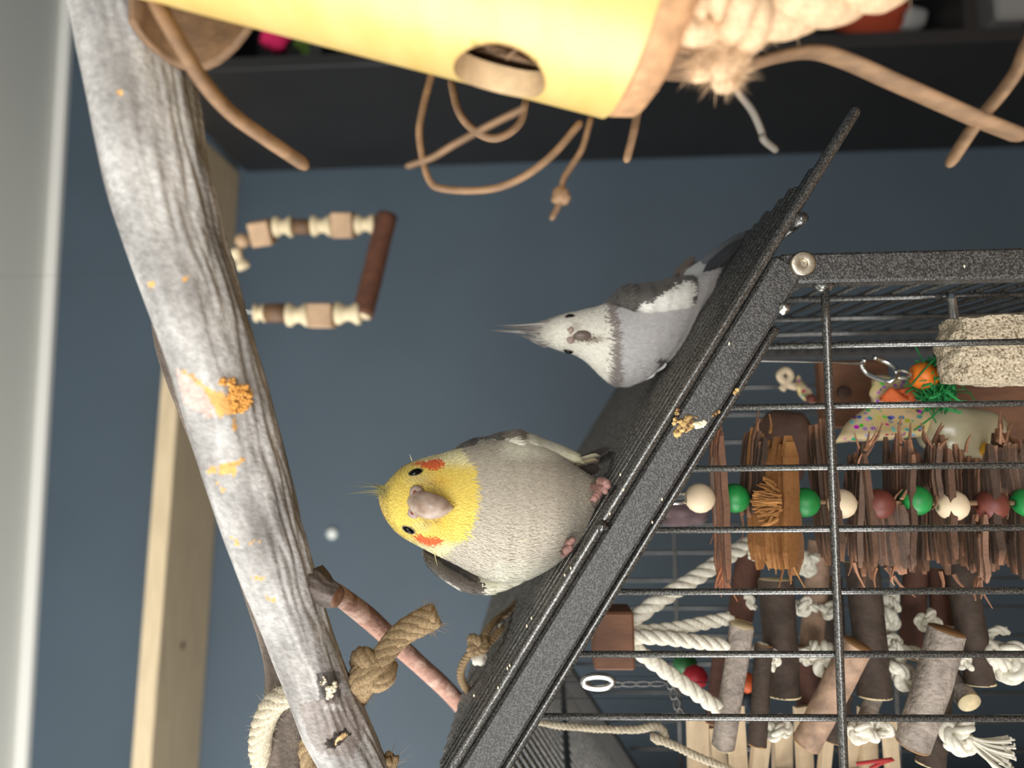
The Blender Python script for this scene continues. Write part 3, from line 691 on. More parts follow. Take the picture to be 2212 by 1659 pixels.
def mixto(c, m, k, colr): c[m] = c[m]*(1-k[m][:, None])+L_(colr)*k[m][:, None] if not np.isscalar(k) else c[m]*(1-k)+L_(colr)*k; return c
def paint1(u, v, s):
    n = len(u); c = np.tile(L_((186, 177, 162)), (n, 1)); al = np.ones(n, bool)
    k = np.clip((u-1225)/40, 0, 1)*0.5; mixto(c, al, k, (190, 180, 158))
    k = np.clip((v-1205)/40, 0, 1)*np.clip((u-1020)/40, 0, 1)*0.8; mixto(c, al, k, (222, 219, 200))
    k = np.clip((996-v)/22, 0, 1)*np.clip((u-1062)/25, 0, 1)*np.clip((1260-u)/30, 0, 1); mixto(c, al, k, (238, 235, 216))
    # head
    edge = np.interp(v, [975, 990, 1020, 1060, 1095, 1130, 1160, 1185, 1205], [985, 1000, 1016, 1022, 1020, 1012, 996, 970, 945])
    hd = u < edge; c[hd] = L_((234, 208, 104))
    side = np.clip((np.abs(v-(1085+(u-900)*0.06))-72)/22, 0, 1); mixto(c, hd, side, (242, 234, 186))
    k = np.clip(1-np.hypot((u-935)/48, (v-1042)/20), 0, 1)*0.8; mixto(c, hd, k, (232, 184, 72))
    k = np.clip(1-np.hypot((u-945)/40, (v-1128)/18), 0, 1)*0.7; mixto(c, hd, k, (236, 190, 80))
    k = np.clip(1.3-np.hypot((u-905)/30, (v-1040)/16), 0, 1)*0.5; mixto(c, hd, k, (206, 198, 150))
    k = np.clip(1.3-np.hypot((u-908)/26, (v-1132)/14), 0, 1)*0.5; mixto(c, hd, k, (206, 198, 150))
    k = np.clip(1-np.hypot((u-828)/14, (v-1062)/18), 0, 1)*0.7; mixto(c, hd, k, (140, 134, 80))
    for ch in (cheek1, cheek2):
        m = inpoly(u, v, ch) & (s > -0.3); c[m] = L_((232, 112, 62))
    bk = (s < -0.25) & hd; c[bk] = L_((205, 190, 110))
    return c
bird = thing('cockatiel', 'yellow-faced grey cockatiel with orange cheeks facing out, perched on the roof rod', 'bird', b1.pos(np.array([1290.0]), np.array([PI/2]))[0])
V, Fc, cc = b1.mesh(paint1); obj('body', V, Fc, m_feather, bird, True, cc)
def L1(u, v):
    head = u < np.interp(v, [975, 1020, 1060, 1095, 1160, 1205], [985, 1016, 1022, 1020, 996, 945]); e = np.clip((u-960)/50, 0, 1)
    return np.where(head, 0.0020+0.0024*e, 0.0042)
V, Fc, cc = b1.blades(paint1, 34000, L1, 0.00022, 0.00028, 5, flow=(905, 1085, 75))
o = obj('plumage', V, Fc, m_feather, bird, False, cc); o['kind'] = 'stuff'
# a few pin feathers
mb = MB(); rs = np.random.RandomState(12)
for (u, v, du, dv) in ((990, 1000, 14, -5), (1000, 1008, 12, -6), (940, 1188, 6, 18), (962, 1192, 18, 10), (1031, 1123, 12, 3), (1025, 1155, 10, 8), (892, 1001, -3, -8), (1120, 1165, 14, -4)):
    p, n, d = b1.at(u, v); q = p+n*0.0012; e = -U*du*0.00018-R*dv*0.00018
    strand(mb, [q, q+e*0.6+n*0.0006, q+e*1.3+n*0.0010], 0.00022, (236, 226, 180))
mb.build('pin_feathers', m_feather, bird)['kind'] = 'stuff'
eye(bird, b1, 898, 1021, 0.0022, tilt=0.12, ringc=(126, 118, 92)); eye(bird, b1, 883, 1144, 0.0021, tilt=-0.22, ringc=(150, 142, 120))
# beak and cere, in the face's own frame
tl = math.radians(-7); fr = nz(R*math.cos(tl)+U*math.sin(tl)); fu = nz(U*math.cos(tl)-R*math.sin(tl)); ft = -F
fc, _, _ = b1.at(912, 1086)
prof = [(0.0030, -0.0040, 0.0048, 0.0040), (0.0012, 0.0012, 0.0050, 0.0036), (-0.0012, 0.0036, 0.0051, 0.0032), (-0.0042, 0.0048, 0.0050, 0.0030), (-0.0070, 0.0046, 0.0044, 0.0026), (-0.0094, 0.0035, 0.0032, 0.0020), (-0.0112, 0.0020, 0.0014, 0.0013), (-0.0122, 0.0008, 0.0004, 0.0005)]
pp = smooth_path([(a, b, c_, d) for a, b, c_, d in prof], 40); nb = 32; Vb = []
for i in range(40):
    a0, b0 = pp[i, :2]; tg = pp[min(i+1, 39), :2]-pp[max(i-1, 0), :2]; tg /= np.linalg.norm(tg)+1e-12
    nrm = np.array([-tg[1], tg[0]]); nrm = nrm if True else nrm
    for k in range(nb):
        t_ = 2*PI*k/nb; x = math.cos(t_); y_ = math.sin(t_); ridge = 1.0+0.10*max(0, y_)**6
        q = fc+fu*a0+ft*b0+fr*x*pp[i, 2]*(1-0.12*max(0, y_))+(fu*(-nrm[0])+ft*(-nrm[1]))*(-1)*y_*pp[i, 3]*ridge*(-1 if nrm[1] < 0 else 1)
        Vb.append(q)
Fb = [(i*nb+k, i*nb+(k+1) % nb, (i+1)*nb+(k+1) % nb, (i+1)*nb+k) for i in range(39) for k in range(nb)]+[tuple(range(nb))[::-1], tuple(39*nb+k for k in range(nb))]
beak = obj('beak', Vb, Fb, m_beak, bird)
mb = MB(); mb.add(*ball(fc-fu*0.0068+ft*0.0006, 0.0036, 18, 10, sc=(1.0, 0.8, 1.0), ex=np.array([fr, fu, ft]))); mb.build('lower_mandible', m_beak, beak)
mb = MB()
for s in (-1, 1): mb.add(*ball(fc+fr*s*0.0036+fu*0.0026+ft*0.0000, 0.0030, 20, 12, sc=(1.0, 0.95, 0.75), ex=np.array([fr, fu, ft]), lump=0.12, seed=s+4))
mb.add(*ball(fc+fu*0.0018+ft*0.0008, 0.0032, 18, 12, sc=(1.5, 0.8, 0.75), ex=np.array([fr, fu, ft]), lump=0.1))
cere = mb.build('cere', m_cere, bird)
m_nost = mat('nostril', (122, 66, 56), 0.7)
for s in (-1, 1): obj('nostril', *ball(fc+fr*s*0.0038+fu*0.0030+ft*0.0021, 0.0010, 14, 8, sc=(1.0, 0.8, 0.35), ex=np.array([fr, fu, ft])), m_nost, cere)
# bristles round the beak
mb = MB(); rs = np.random.RandomState(3)
for k in range(150):
    s = rs.choice([-1, 1]); u = rs.uniform(905, 950); v = 1086+s*rs.uniform(26, 46); p, n, d = b1.at(u, v)
    dr = nz(fr*(-s)*rs.uniform(0.2, 1.0)*(1 if rs.rand() < 0.25 else -0.8)-fu*rs.uniform(0.2, 0.9)+n*0.25); L = rs.uniform(0.002, 0.0038)
    strand(mb, [p, p+dr*L*0.5+n*0.0003, p+dr*L+n*0.0002], 0.00007, (204, 184, 120), 5)
mb.build('bristles', m_feather, bird)['kind'] = 'stuff'
# crest
mb = MB(); rs = np.random.RandomState(8)
for (u0, v0, u1, v1, bend) in ((836, 1056, 768, 1041, -3), (835, 1058, 752, 1050, -4), (833, 1060, 760, 1064, -2), (832, 1063, 748, 1067, -1), (834, 1057, 775, 1054, -5), (833, 1061, 790, 1060, -2), (832, 1065, 790, 1070, 0), (836, 1054, 800, 1046, -2), (831, 1068, 806, 1072, 0), (830, 1070, 812, 1076, 1)):
    dd = 0.287+rs.uniform(-0.002, 0.003)
    strand(mb, [P(u0+6, v0, dd+0.002), P(u0-8, v0-1, dd), P((u0+u1)/2, (v0+v1)/2+bend, dd+0.003), P(u1, v1, dd+0.008)], 0.00034, (152, 144, 96) if rs.rand() < 0.5 else (122, 118, 90), 12)
for k in range(60):
    u0 = rs.uniform(822, 836); v0 = rs.uniform(1050, 1078)
    strand(mb, [P(u0+3, v0, 0.288), P(u0-6, v0-2, 0.289), P(u0-rs.uniform(8, 20), v0-rs.uniform(0, 8), 0.292)], 0.00018, (168, 158, 90), 6)
mb.build('crest', m_feather, bird)
# folded wings
def wing_paint_r(u, v, s):
    n = len(u); c = np.tile(L_((240, 237, 220)), (n, 1))
    d = u < 1078+4*np.sin(v*0.9); c[d] = L_((96, 90, 82))
    m = (u > 1075) & (u < 1120) & (v < 947+(u-1075)*0.1); c[m] = L_((150, 138, 124))
    for (a, b, ra, rb) in ((1030, 961, 10, 5), (1050, 957, 12, 5), (1040, 955, 5, 2)):
        m = np.hypot((u-a)/ra, (v-b)/rb) < 1; c[m] = L_((224, 220, 208))
    k = np.clip((u-1180)/60, 0, 1)*0.8; al = np.ones(n, bool); mixto(c, al, k, (240, 236, 196))
    m = (u < 1012) & (v < 962); c[m] = L_((38, 35, 34))
    return c
wr = Loft([(980, 970, 976, 0.300, 0.004, 0.006), (990, 963, 990, 0.302, 0.010, 0.014), (1016, 950, 990, 0.304, 0.013, 0.020), (1051, 944, 990, 0.306, 0.015, 0.022), (1075, 936, 990, 0.307, 0.0165, 0.022), (1111, 930, 985, 0.308, 0.0175, 0.022),
           (1143, 937, 988, 0.309, 0.0165, 0.021), (1175, 949, 996, 0.310, 0.0145, 0.019), (1206, 960, 1000, 0.311, 0.011, 0.016), (1238, 974, 1002, 0.312, 0.007, 0.010), (1252, 989, 1000, 0.313, 0.003, 0.004)], k=3)
V, Fc, cc = wr.mesh(wing_paint_r, 70, 50); wg = obj('wing', V, Fc, m_feather, bird, True, cc)
V, Fc, cc = wr.blades(wing_paint_r, 5200, lambda u, v: np.where(u < 1085, 0.0032, 0.0050), 0.00035, 0.00022, 6, -0.9, 1.7, 0.12); o = obj('covert', V, Fc, m_feather, wg, False, cc); o['kind'] = 'stuff'
def wing_paint_l(u, v, s):
    n = len(u); c = np.tile(L_((226, 222, 202)), (n, 1))
    e = 1036+3*np.sin(v); d = u < e; c[d] = L_((98, 91, 84))
    m = d & (np.abs((v-1190)-(u-918)*0.62) < 4); c[m] = L_((60, 55, 52))
    m = (u > 940) & (u < 985) & (v > 1240+(u-940)*0.55); c[m] = L_((206, 200, 186))
    return c
wl = Loft([(914, 1186, 1196, 0.304, 0.003, 0.006), (921, 1182, 1211, 0.304, 0.008, 0.012), (940, 1186, 1232, 0.305, 0.011, 0.017), (969, 1200, 1251, 0.306, 0.0135, 0.020), (991, 1210, 1264, 0.307, 0.0150, 0.022), (1016, 1218, 1272, 0.307, 0.016, 0.022),
           (1048, 1222, 1275, 0.308, 0.0165, 0.022), (1080, 1222, 1269, 0.309, 0.0155, 0.021), (1111, 1216, 1259, 0.310, 0.0135, 0.019), (1150, 1205, 1240, 0.311, 0.010, 0.015), (1178, 1200, 1226, 0.312, 0.006, 0.009), (1192, 1204, 1218, 0.313, 0.003, 0.004)], k=3)
V, Fc, cc = wl.mesh(wing_paint_l, 70, 50); wg = obj('wing', V, Fc, m_feather, bird, True, cc)
V, Fc, cc = wl.blades(wing_paint_l, 4600, lambda u, v: np.where(u < 1040, 0.0034, 0.0050), 0.00035, 0.00022, 7, 1.2, 4.0, 0.12); o = obj('covert', V, Fc, m_feather, wg, False, cc); o['kind'] = 'stuff'
for (a, b, wd, c0) in (((1100, 1256, 0.303), (1189, 1224, 0.300), 0.0020, (226, 226, 196)), ((1150, 1228, 0.302), (1209, 1199, 0.298), 0.0017, (224, 224, 206)), ((1120, 1244, 0.306), (1196, 1216, 0.304), 0.0016, (206, 204, 188)),
                       ((1150, 1225, 0.309), (1190, 1212, 0.308), 0.0016, (92, 86, 80))):
    mb = MB(); feather(mb, P(*a), P(*b), -F-0.5*R, wd, c0); mb.build('flight_feather', m_feather, wg)
# dark tail feathers laid back along the roof
for (a, b, wd, c0, ed) in (((1236, 1004, 0.313), (1298, 986, 0.318), 0.0022, (70, 64, 58), (232, 222, 190)), ((1242, 1010, 0.312), (1294, 996, 0.316), 0.0020, (84, 76, 68), (206, 190, 150)), ((1244, 1016, 0.312), (1288, 1008, 0.315), 0.0022, (40, 36, 34), None),
                           ((1244, 1000, 0.318), (1318, 968, 0.335), 0.0020, (66, 62, 60), None), ((1250, 1020, 0.312), (1296, 1012, 0.314), 0.0022, (62, 56, 52), None), ((1240, 1012, 0.320), (1330, 978, 0.350), 0.0026, (58, 54, 52), None)):
    mb = MB(); feather(mb, P(*a), P(*b), -F+0.3*U, wd, c0, edge=(-1, ed) if ed else None); mb.build('tail_feather', m_feather, bird)
# feet
def foot(parent, legs, toes, rleg=0.0016):
    mb = MB()
    for pts in legs: mb.add(*tube(smooth_path([P(*p) for p in pts], 14), np.linspace(rleg*1.1, rleg, 14), 10, round_end=True))
    for pts, r in toes:
        n = 22; path = smooth_path([P(*p) for p in pts], n)
        rr = r*(1+0.14*np.abs(np.sin(np.linspace(0, 4*PI, n))))*np.linspace(1.05, 0.8, n); mb.add(*tube(path, rr, 10, round_end=True))
    return mb.build('foot', m_foot, parent)
def claw(parent, pts, r=0.0006):
    p = smooth_path([P(*q) for q in pts], 12); obj('claw', *tube(p, np.linspace(r, r*0.15, 12), 8), m_claw, parent)
ft1 = foot(bird, [[(1270, 1052, 0.301), (1292, 1052, 0.290)]], [([(1296, 1040, 0.286), (1308, 1042, 0.279), (1313, 1050, 0.2775)], 0.0017), ([(1294, 1054, 0.286), (1304, 1056, 0.279), (1308, 1062, 0.2775)], 0.0015), ([(1298, 1056, 0.284), (1290, 1070, 0.281), (1282, 1080, 0.2795)], 0.0017)])
claw(ft1, [(1281, 1081, 0.279), (1279, 1090, 0.2785), (1285, 1099, 0.279)], 0.0008); claw(ft1, [(1312, 1052, 0.277), (1317, 1055, 0.2775), (1319, 1060, 0.279)], 0.0005)
ft2 = foot(bird, [[(1212, 1170, 0.301), (1222, 1180, 0.290)]], [([(1218, 1196, 0.286), (1224, 1189, 0.280), (1232, 1184, 0.2785)], 0.0016), ([(1224, 1178, 0.286), (1230, 1173, 0.280), (1238, 1166, 0.2785)], 0.0014)])
claw(ft2, [(1228, 1172, 0.2795), (1234, 1175, 0.279), (1239, 1178, 0.2795)], 0.0006); claw(ft2, [(1216, 1196, 0.281), (1212, 1192, 0.280), (1218, 1200, 0.280)], 0.0007)

# ---- white-faced bird further back
D2 = 0.380
b2 = Loft([(1158, 706, 732, 0.3480, 0.003, 0.003), (1168, 698, 739, 0.3470, 0.007, 0.006), (1180, 692, 746, 0.3460, 0.0095, 0.009), (1200, 685, 754, 0.3450, 0.0120, 0.012), (1220, 678, 760, 0.3440, 0.0135, 0.0135), (1243, 674, 766, 0.3445, 0.0140, 0.0145),
           (1262, 669, 777, 0.3460, 0.0145, 0.0155), (1282, 665, 795, 0.3480, 0.0165, 0.018), (1300, 660, 814, 0.3500, 0.0190, 0.021), (1320, 648, 830, 0.3520, 0.0210, 0.024), (1345, 640, 835, 0.3540, 0.0220, 0.026), (1370, 634, 830, 0.3560, 0.0222, 0.027),
           (1395, 630, 818, 0.3580, 0.0218, 0.027), (1420, 625, 801, 0.3600, 0.0205, 0.026), (1445, 618, 780, 0.3620, 0.0185, 0.025), (1465, 612, 756, 0.3640, 0.0165, 0.023), (1485, 606, 724, 0.3660, 0.0140, 0.020), (1505, 598, 690, 0.3680, 0.0110, 0.016),
           (1525, 588, 655, 0.3700, 0.0080, 0.011), (1545, 576, 618, 0.3720, 0.0040, 0.005), (1552, 574, 594, 0.3730, 0.002, 0.002)])
whiteP = [(1347, 676), (1379, 654), (1394, 650), (1400, 644), (1420, 637), (1424, 630), (1446, 626), (1450, 618), (1463, 614), (1485, 605), (1499, 624), (1487, 648), (1494, 668), (1484, 682), (1440, 690), (1406, 693), (1395, 682), (1365, 681)]
darkP = [(1350, 678), (1366, 682), (1392, 676), (1402, 686), (1396, 695), (1372, 694), (1356, 688)]
def paint2(u, v, s):
    n = len(u); c = np.tile(L_((192, 189, 188)), (n, 1)); al = np.ones(n, bool)
    m = (u > 1300) & (u < 1324+0.06*(v-700)); c[m] = L_((140, 131, 126))
    m = (np.hypot((u-1422)/14, (v-793)/12) < 1); c[m] = L_((74, 70, 68))
    hd = u < 1304+6*np.sin((v-660)/170*PI); c[hd] = L_((232, 228, 216))
    k = np.clip(1-np.hypot((u-1262)/50, (v-730)/10), 0, 1); mixto(c, hd, np.minimum(1, k*1.6), (118, 104, 86))
    k = np.clip(1.1-np.hypot((u-1236)/16, (v-706)/14), 0, 1)*0.6; mixto(c, hd, k, (150, 136, 120))
    k = np.clip((1200-u)/40, 0, 1)*0.6; mixto(c, hd, k, (150, 142, 134))
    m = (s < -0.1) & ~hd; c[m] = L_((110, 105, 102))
    return c
bd2 = thing('cockatiel', 'white-faced grey cockatiel with raised crest standing behind on the cage roof', 'bird', b2.pos(np.array([1480.0]), np.array([PI/2]))[0])
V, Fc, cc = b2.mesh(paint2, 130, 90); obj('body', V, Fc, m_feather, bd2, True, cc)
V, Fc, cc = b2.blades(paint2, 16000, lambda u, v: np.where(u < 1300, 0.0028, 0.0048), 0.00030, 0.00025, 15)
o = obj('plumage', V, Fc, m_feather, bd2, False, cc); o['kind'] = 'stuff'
eye(bd2, b2, 1231, 684, 0.0019, tilt=0.0); eye(bd2, b2, 1228, 757, 0.0019, sink=0.1)
def paintw2(u, v, s):
    n = len(u); c = np.tile(L_((92, 88, 84)), (n, 1)); j = 2.5*np.sin(u*0.55)
    m = inpoly(u, v+j, whiteP); c[m] = L_((232, 230, 222)); m = inpoly(u, v, darkP); c[m] = L_((70, 67, 65))
    m = (u > 1500); c[m] = L_((150, 150, 150)); return c
w2 = Loft([(1304, 655, 664, 0.3520, 0.003, 0.01), (1315, 644, 674, 0.3520, 0.012, 0.018), (1330, 628, 682, 0.3520, 0.016, 0.023), (1345, 619, 690, 0.3520, 0.0185, 0.026), (1380, 614, 697, 0.3530, 0.020, 0.027), (1414, 609, 697, 0.3550, 0.0195, 0.027),
            (1440, 602, 694, 0.3570, 0.018, 0.025), (1465, 598, 688, 0.3590, 0.016, 0.021), (1485, 596, 680, 0.3610, 0.013, 0.016), (1497, 600, 668, 0.3630, 0.009, 0.010), (1506, 612, 650, 0.3650, 0.004, 0.004)], k=3)
V, Fc, cc = w2.mesh(paintw2, 90, 70); wg = obj('wing', V, Fc, m_feather, bd2, True, cc)
V, Fc, cc = w2.blades(paintw2, 7000, lambda u, v: 0.0050+0*u, 0.00042, 0.0002, 16, -0.6, 2.6, 0.10); o = obj('covert', V, Fc, m_feather, wg, False, cc); o['kind'] = 'stuff'
for (a, b, wd, c0) in (((1455, 598, 0.3650), (1503, 554, 0.3720), 0.0022, (96, 88, 84)), ((1465, 602, 0.3660), (1510, 566, 0.3730), 0.0022, (70, 68, 68)), ((1470, 598, 0.3660), (1498, 560, 0.3720), 0.0018, (110, 100, 94))):
    mb = MB(); feather(mb, P(*a), P(*b), -F-0.3*U, wd, c0); mb.build('flight_feather', m_feather, wg)
for (a, b, wd, c0, c1) in (((1474, 612, 0.366), (1556, 556, 0.370), 0.0046, (176, 176, 176), (150, 152, 154)), ((1480, 628, 0.364), (1548, 590, 0.366), 0.0042, (188, 188, 188), (160, 160, 160)), ((1500, 585, 0.369), (1611, 501, 0.367), 0.0030, (96, 100, 104), (60, 64, 68)),
                       ((1520, 590, 0.367), (1602, 517, 0.366), 0.0028, (52, 54, 58), (44, 46, 50)), ((1532, 600, 0.367), (1572, 545, 0.372), 0.0028, (44, 46, 48), (38, 40, 42)), ((1510, 572, 0.371), (1590, 516, 0.370), 0.0024, (120, 122, 124), (84, 88, 92)), ((1500, 648, 0.362), (1530, 622, 0.370), 0.0026, (48, 46, 46), (40, 40, 40))):
    mb = MB(); feather(mb, P(*a), P(*b), -F-0.3*U+0.2*R, wd, c0, c1, blunt=0.45); mb.build('tail_feather', m_feather, bd2)
for (a, b, wd, c0) in (((1360, 826, 0.3560), (1416, 806, 0.3540), 0.0018, (236, 236, 238)), ((1390, 812, 0.3540), (1440, 786, 0.3520), 0.0016, (214, 213, 214))):
    mb = MB(); feather(mb, P(*a), P(*b), -F-0.4*R, wd, c0); mb.build('flight_feather', m_feather, bd2)
fc2, n2, _ = b2.at(1243, 724)
mb = MB(); mb.add(*ball(fc2-U*0.0030+F*0.0010, 0.0034, 18, 12, sc=(0.75, 0.8, 1.35), ex=np.array([R, F, U]))); mb.build('beak', mat('dark_beak', (112, 98, 88), 0.4), bd2)
mb = MB()
for s in (-1, 1): mb.add(*ball(fc2+R*s*0.0022+U*0.0022+F*0.0004, 0.0018, 14, 10, lump=0.1))
mb.build('cere', m_cere, bd2)
mb = MB(); rs = np.random.RandomState(18)
tips = [(1058, 714), (1066, 712), (1074, 703), (1084, 706), (1098, 708), (1090, 716), (1108, 718), (1120, 712), (1115, 724), (1130, 728), (1128, 706), (1140, 734), (1146, 700), (1150, 738)]
for k in range(70):
    u1, v1 = tips[k % len(tips)]; u1 += rs.uniform(0, 34) if k >= len(tips) else 0
    v0 = 716+(v1-714)*1.25+rs.uniform(-5, 5); dd = 0.346+rs.uniform(-0.004, 0.005)
    dark = rs.rand() < 0.45
    V, Fc = tube(smooth_path([P(1212, v0*0.8+716*0.2+rs.uniform(-6, 6), dd-0.004), P(1178, v0, dd-0.002), P((1170+u1)/2, (v0+v1)/2+1, dd+0.001), P(u1, v1, dd+0.006)], 14), np.linspace(0.0008, 0.00012, 14), 6)
    mb.add(V, Fc, np.repeat(np.linspace(0, 1, 14), 6)[:, None]*np.asarray(lin((84, 82, 84)))[None]+(1-np.repeat(np.linspace(0, 1, 14), 6)[:, None])*np.asarray(lin((140, 132, 124) if dark else (214, 208, 198)))[None])
mb.build('crest', m_feather, bd2)
ftb = foot(bd2, [[(1490, 672, 0.366), (1508, 654, 0.376)]], [([(1508, 654, 0.376), (1522, 642, 0.378), (1530, 634, 0.379)], 0.0013), ([(1506, 662, 0.374), (1516, 656, 0.372), (1522, 652, 0.370)], 0.0013)])

# ------------------------------------------------------------------ bamboo foraging toy hanging close to the camera
RB = 0.030
a0 = P(270, -330, 0.160); a1 = P(1372, -12, 0.178)
bt = thing('bamboo_toy', 'yellow bamboo tube toy with round holes, stuffed with brown palm strips and a knotted rope', 'toy', (a0+a1)/2)
ad = nz(a1-a0); LB = np.linalg.norm(a1-a0)
hc, hv_ = 1079, 166
# tube wall with a round hole: cylinder grid, cells inside the hole dropped, rim bridged by a short collar
def ray_cyl(u, v):
    r = nz(ray(u, v)); oc = C-a0; A_ = r-ad*np.dot(r, ad); B_ = oc-ad*np.dot(oc, ad)
    aa, bb, cc_ = np.dot(A_, A_), 2*np.dot(A_, B_), np.dot(B_, B_)-RB*RB; t_ = (-bb-math.sqrt(max(0, bb*bb-4*aa*cc_)))/(2*aa); return C+r*t_
hp = ray_cyl(hc, hv_); hn = hp-a0; hs = np.dot(hn, ad); hn = nz(hn-ad*hs); hb = np.cross(ad, hn)
RH = 0.0112; TW = 0.0055
na_, nl = 120, 110
def cyl(s_, a_, r_): return a0+ad*s_+r_*(math.cos(a_)*hn+math.sin(a_)*hb)
def shell(r_, name, m):
    V = []; Fc = []
    for i in range(nl+1):
        for k in range(na_):
            s_ = LB*i/nl; a_ = 2*PI*k/na_; aw = a_ if a_ < PI else a_-2*PI
            ds, da = s_-hs, aw*RB; rr = math.hypot(ds, da)
            if 1e-6 < rr < RH*1.35 and rr >= RH*0.72:          # pull the grid onto the hole's edge
                f_ = RH/rr if rr < RH*1.12 else 1; ds *= f_; da *= f_
            V.append(cyl(hs+ds, da/RB, r_))
    keep = []
    for i in range(nl):
        for k in range(na_):
            ids = (i*na_+k, i*na_+(k+1) % na_, (i+1)*na_+(k+1) % na_, (i+1)*na_+k)
            cs_ = np.mean([[np.dot(V[j]-a0, ad)-hs, math.atan2(np.dot(V[j]-a0, hb), np.dot(V[j]-a0, hn))*RB] for j in ids], 0)
            if math.hypot(*cs_) < RH*0.97: continue
            keep.append(ids)
    return V, keep
V1, F1 = shell(RB, '', None); n1 = len(V1); V2, F2 = shell(RB-TW, '', None)
tube_o = obj('tube', V1, F1, m_bamboo, bt)
mb = MB(); mb.add(V2, [f[::-1] for f in F2])
for i_, e in ((0, -1), (nl, 1)):
    ring = [V1[i_*na_+k] for k in range(na_)]+[V2[i_*na_+k] for k in range(na_)]
    mb.add(ring, [(k, (k+1) % na_, (k+1) % na_+na_, k+na_) for k in range(na_)])
mb.build('tube_lining', m_bamcut, bt)
mb = MB(); ring = []
for r_ in (RB+0.0004, RB-TW-0.0006):
    for k in range(64):
        t_ = 2*PI*k/64; ring.append(cyl(hs+RH*1.0*math.cos(t_), RH*1.0*math.sin(t_)/RB, r_))
mb.add(ring, [(k, (k+1) % 64, (k+1) % 64+64, k+64) for k in range(64)]); mb.build('hole_rim', mat('bamboo_raw', (206, 176, 136), 0.8, var=0.12, vscale=300), bt)
# wad of shredded strips inside
mb = MB(); rsn = np.random.RandomState(5)
for k in range(260):
    s0 = hs+rsn.uniform(-0.035, 0.035); a_ = rsn.uniform(-0.9, 0.9); r_ = RB-TW-rsn.uniform(0.0012, 0.006)
    p = cyl(s0, a_, r_); q = nz(hb*rsn.uniform(-1, 1)+ad*rsn.uniform(-1.6, 1.6)+hn*rsn.uniform(-0.3, 0.2))*rsn.uniform(0.006, 0.014)
    V, Fc = tube(smooth_path([p-q, p+rsn.randn(3)*0.0015, p+q], 7), 0.0011, 6, flat=0.35)
    ok = all(np.linalg.norm((x-a0)-ad*np.dot(x-a0, ad)) < RB-TW-0.0006 for x in V)
    if ok: mb.add(V, Fc)
o = mb.build('shredded_filling', m_fibre, bt); o['kind'] = 'stuff'
V, Fc = lathe(a0+ad*(hs-0.05), ad, [(0.0175, 0), (0.0195, 0.02), (0.0195, 0.08), (0.016, 0.1)], 24); obj('filling_core', V, Fc, m_fibre, bt)
# wooden plug at the lower end
V, Fc = lathe(a1-ad*0.004, ad, [(RB*0.80, 0), (RB*0.955, 0.0042), (RB*0.97, 0.006), (RB*0.93, 0.0115), (RB*0.80, 0.0135), (0.010, 0.0135)], 48); obj('end_plug', V, Fc, m_bamcut, bt)
# strips
def strip(pts, wpx, d0, name='palm_strip', m=m_fibre, flat=0.75):
    path = smooth_path([P(*p) for p in pts], 40); obj(name, *tube(path, wpx*0.5*d0/FPX, 10, flat=flat, round_end=True), m, bt)
strip([(318, -40, 0.172), (352, 30, 0.172), (392, 100, 0.174), (440, 178, 0.18), (500, 245, 0.19), (575, 300, 0.198), (652, 352, 0.205)], 44, 0.18)
strip([(935, 150, 0.20), (912, 240, 0.20), (906, 300, 0.20), (925, 385, 0.20), (958, 408, 0.20), (1050, 410, 0.20), (1120, 388, 0.198), (1190, 338, 0.196), (1250, 270, 0.195)], 21, 0.20)
strip([(1130, 235, 0.165), (1060, 270, 0.166), (985, 310, 0.168), (935, 340, 0.17), (884, 358, 0.172)], 19, 0.168, flat=0.6)
strip([(975, 180, 0.22), (990, 240, 0.22), (1020, 278, 0.22), (1060, 298, 0.22), (1095, 290, 0.22), (1125, 262, 0.22), (1135, 220, 0.22)], 24, 0.22)
strip([(1275, 260, 0.19), (1258, 320, 0.19), (1235, 358, 0.19), (1217, 388, 0.19), (1213, 420, 0.19), (1208, 440, 0.19), (1194, 468, 0.19)], 18, 0.19)
obj('strip_knot', *ball(P(1212, 424, 0.189), 0.0024, lump=0.5, seed=4), m_fibre, bt)
strip([(1380, 220, 0.215), (1370, 280, 0.216), (1355, 340, 0.218)], 26, 0.216)
strip([(1590, 150, 0.19), (1680, 122, 0.192), (1760, 112, 0.195), (1830, 132, 0.198), (1920, 172, 0.20), (2010, 212, 0.203), (2100, 252, 0.206), (2200, 292, 0.21)], 48, 0.20, flat=0.5)
strip([(2260, 20, 0.20), (2222, 90, 0.20), (2198, 150, 0.203), (2160, 205, 0.206), (2110, 265, 0.21), (2060, 340, 0.216)], 50, 0.206, flat=0.5)
obj('dry_stalk', *tube(smooth_path([P(*q) for q in ((1560, 150, 0.19), (1595, 200, 0.19), (1625, 240, 0.195), (1645, 285, 0.2), (1650, 302, 0.2), (1676, 324, 0.205))], 30), 0.0010, 8), mat('grey_stalk', (104, 98, 90), 0.8, bump=0.3, bscale=600), bt)
# curl of brown leaf behind the upper part
mb = MB(); n_ = 14
for i in range(n_):
    for k in range(n_):
        x = i/(n_-1); y_ = k/(n_-1); q = P(290+x*250, -60+y_*190*(1-0.55*(2*x-1)**2)+20, 0.188+0.012*math.sin(PI*x)); mb.V.append(np.array([q]))
mb.n = n_*n_; mb.F = [(i*n_+k, i*n_+k+1, (i+1)*n_+k+1, (i+1)*n_+k) for i in range(n_-1) for k in range(n_-1)]
o = mb.build('leaf_curl', m_fibre, bt); md = o.modifiers.new('thickness', 'SOLIDIFY'); md.thickness = 0.002
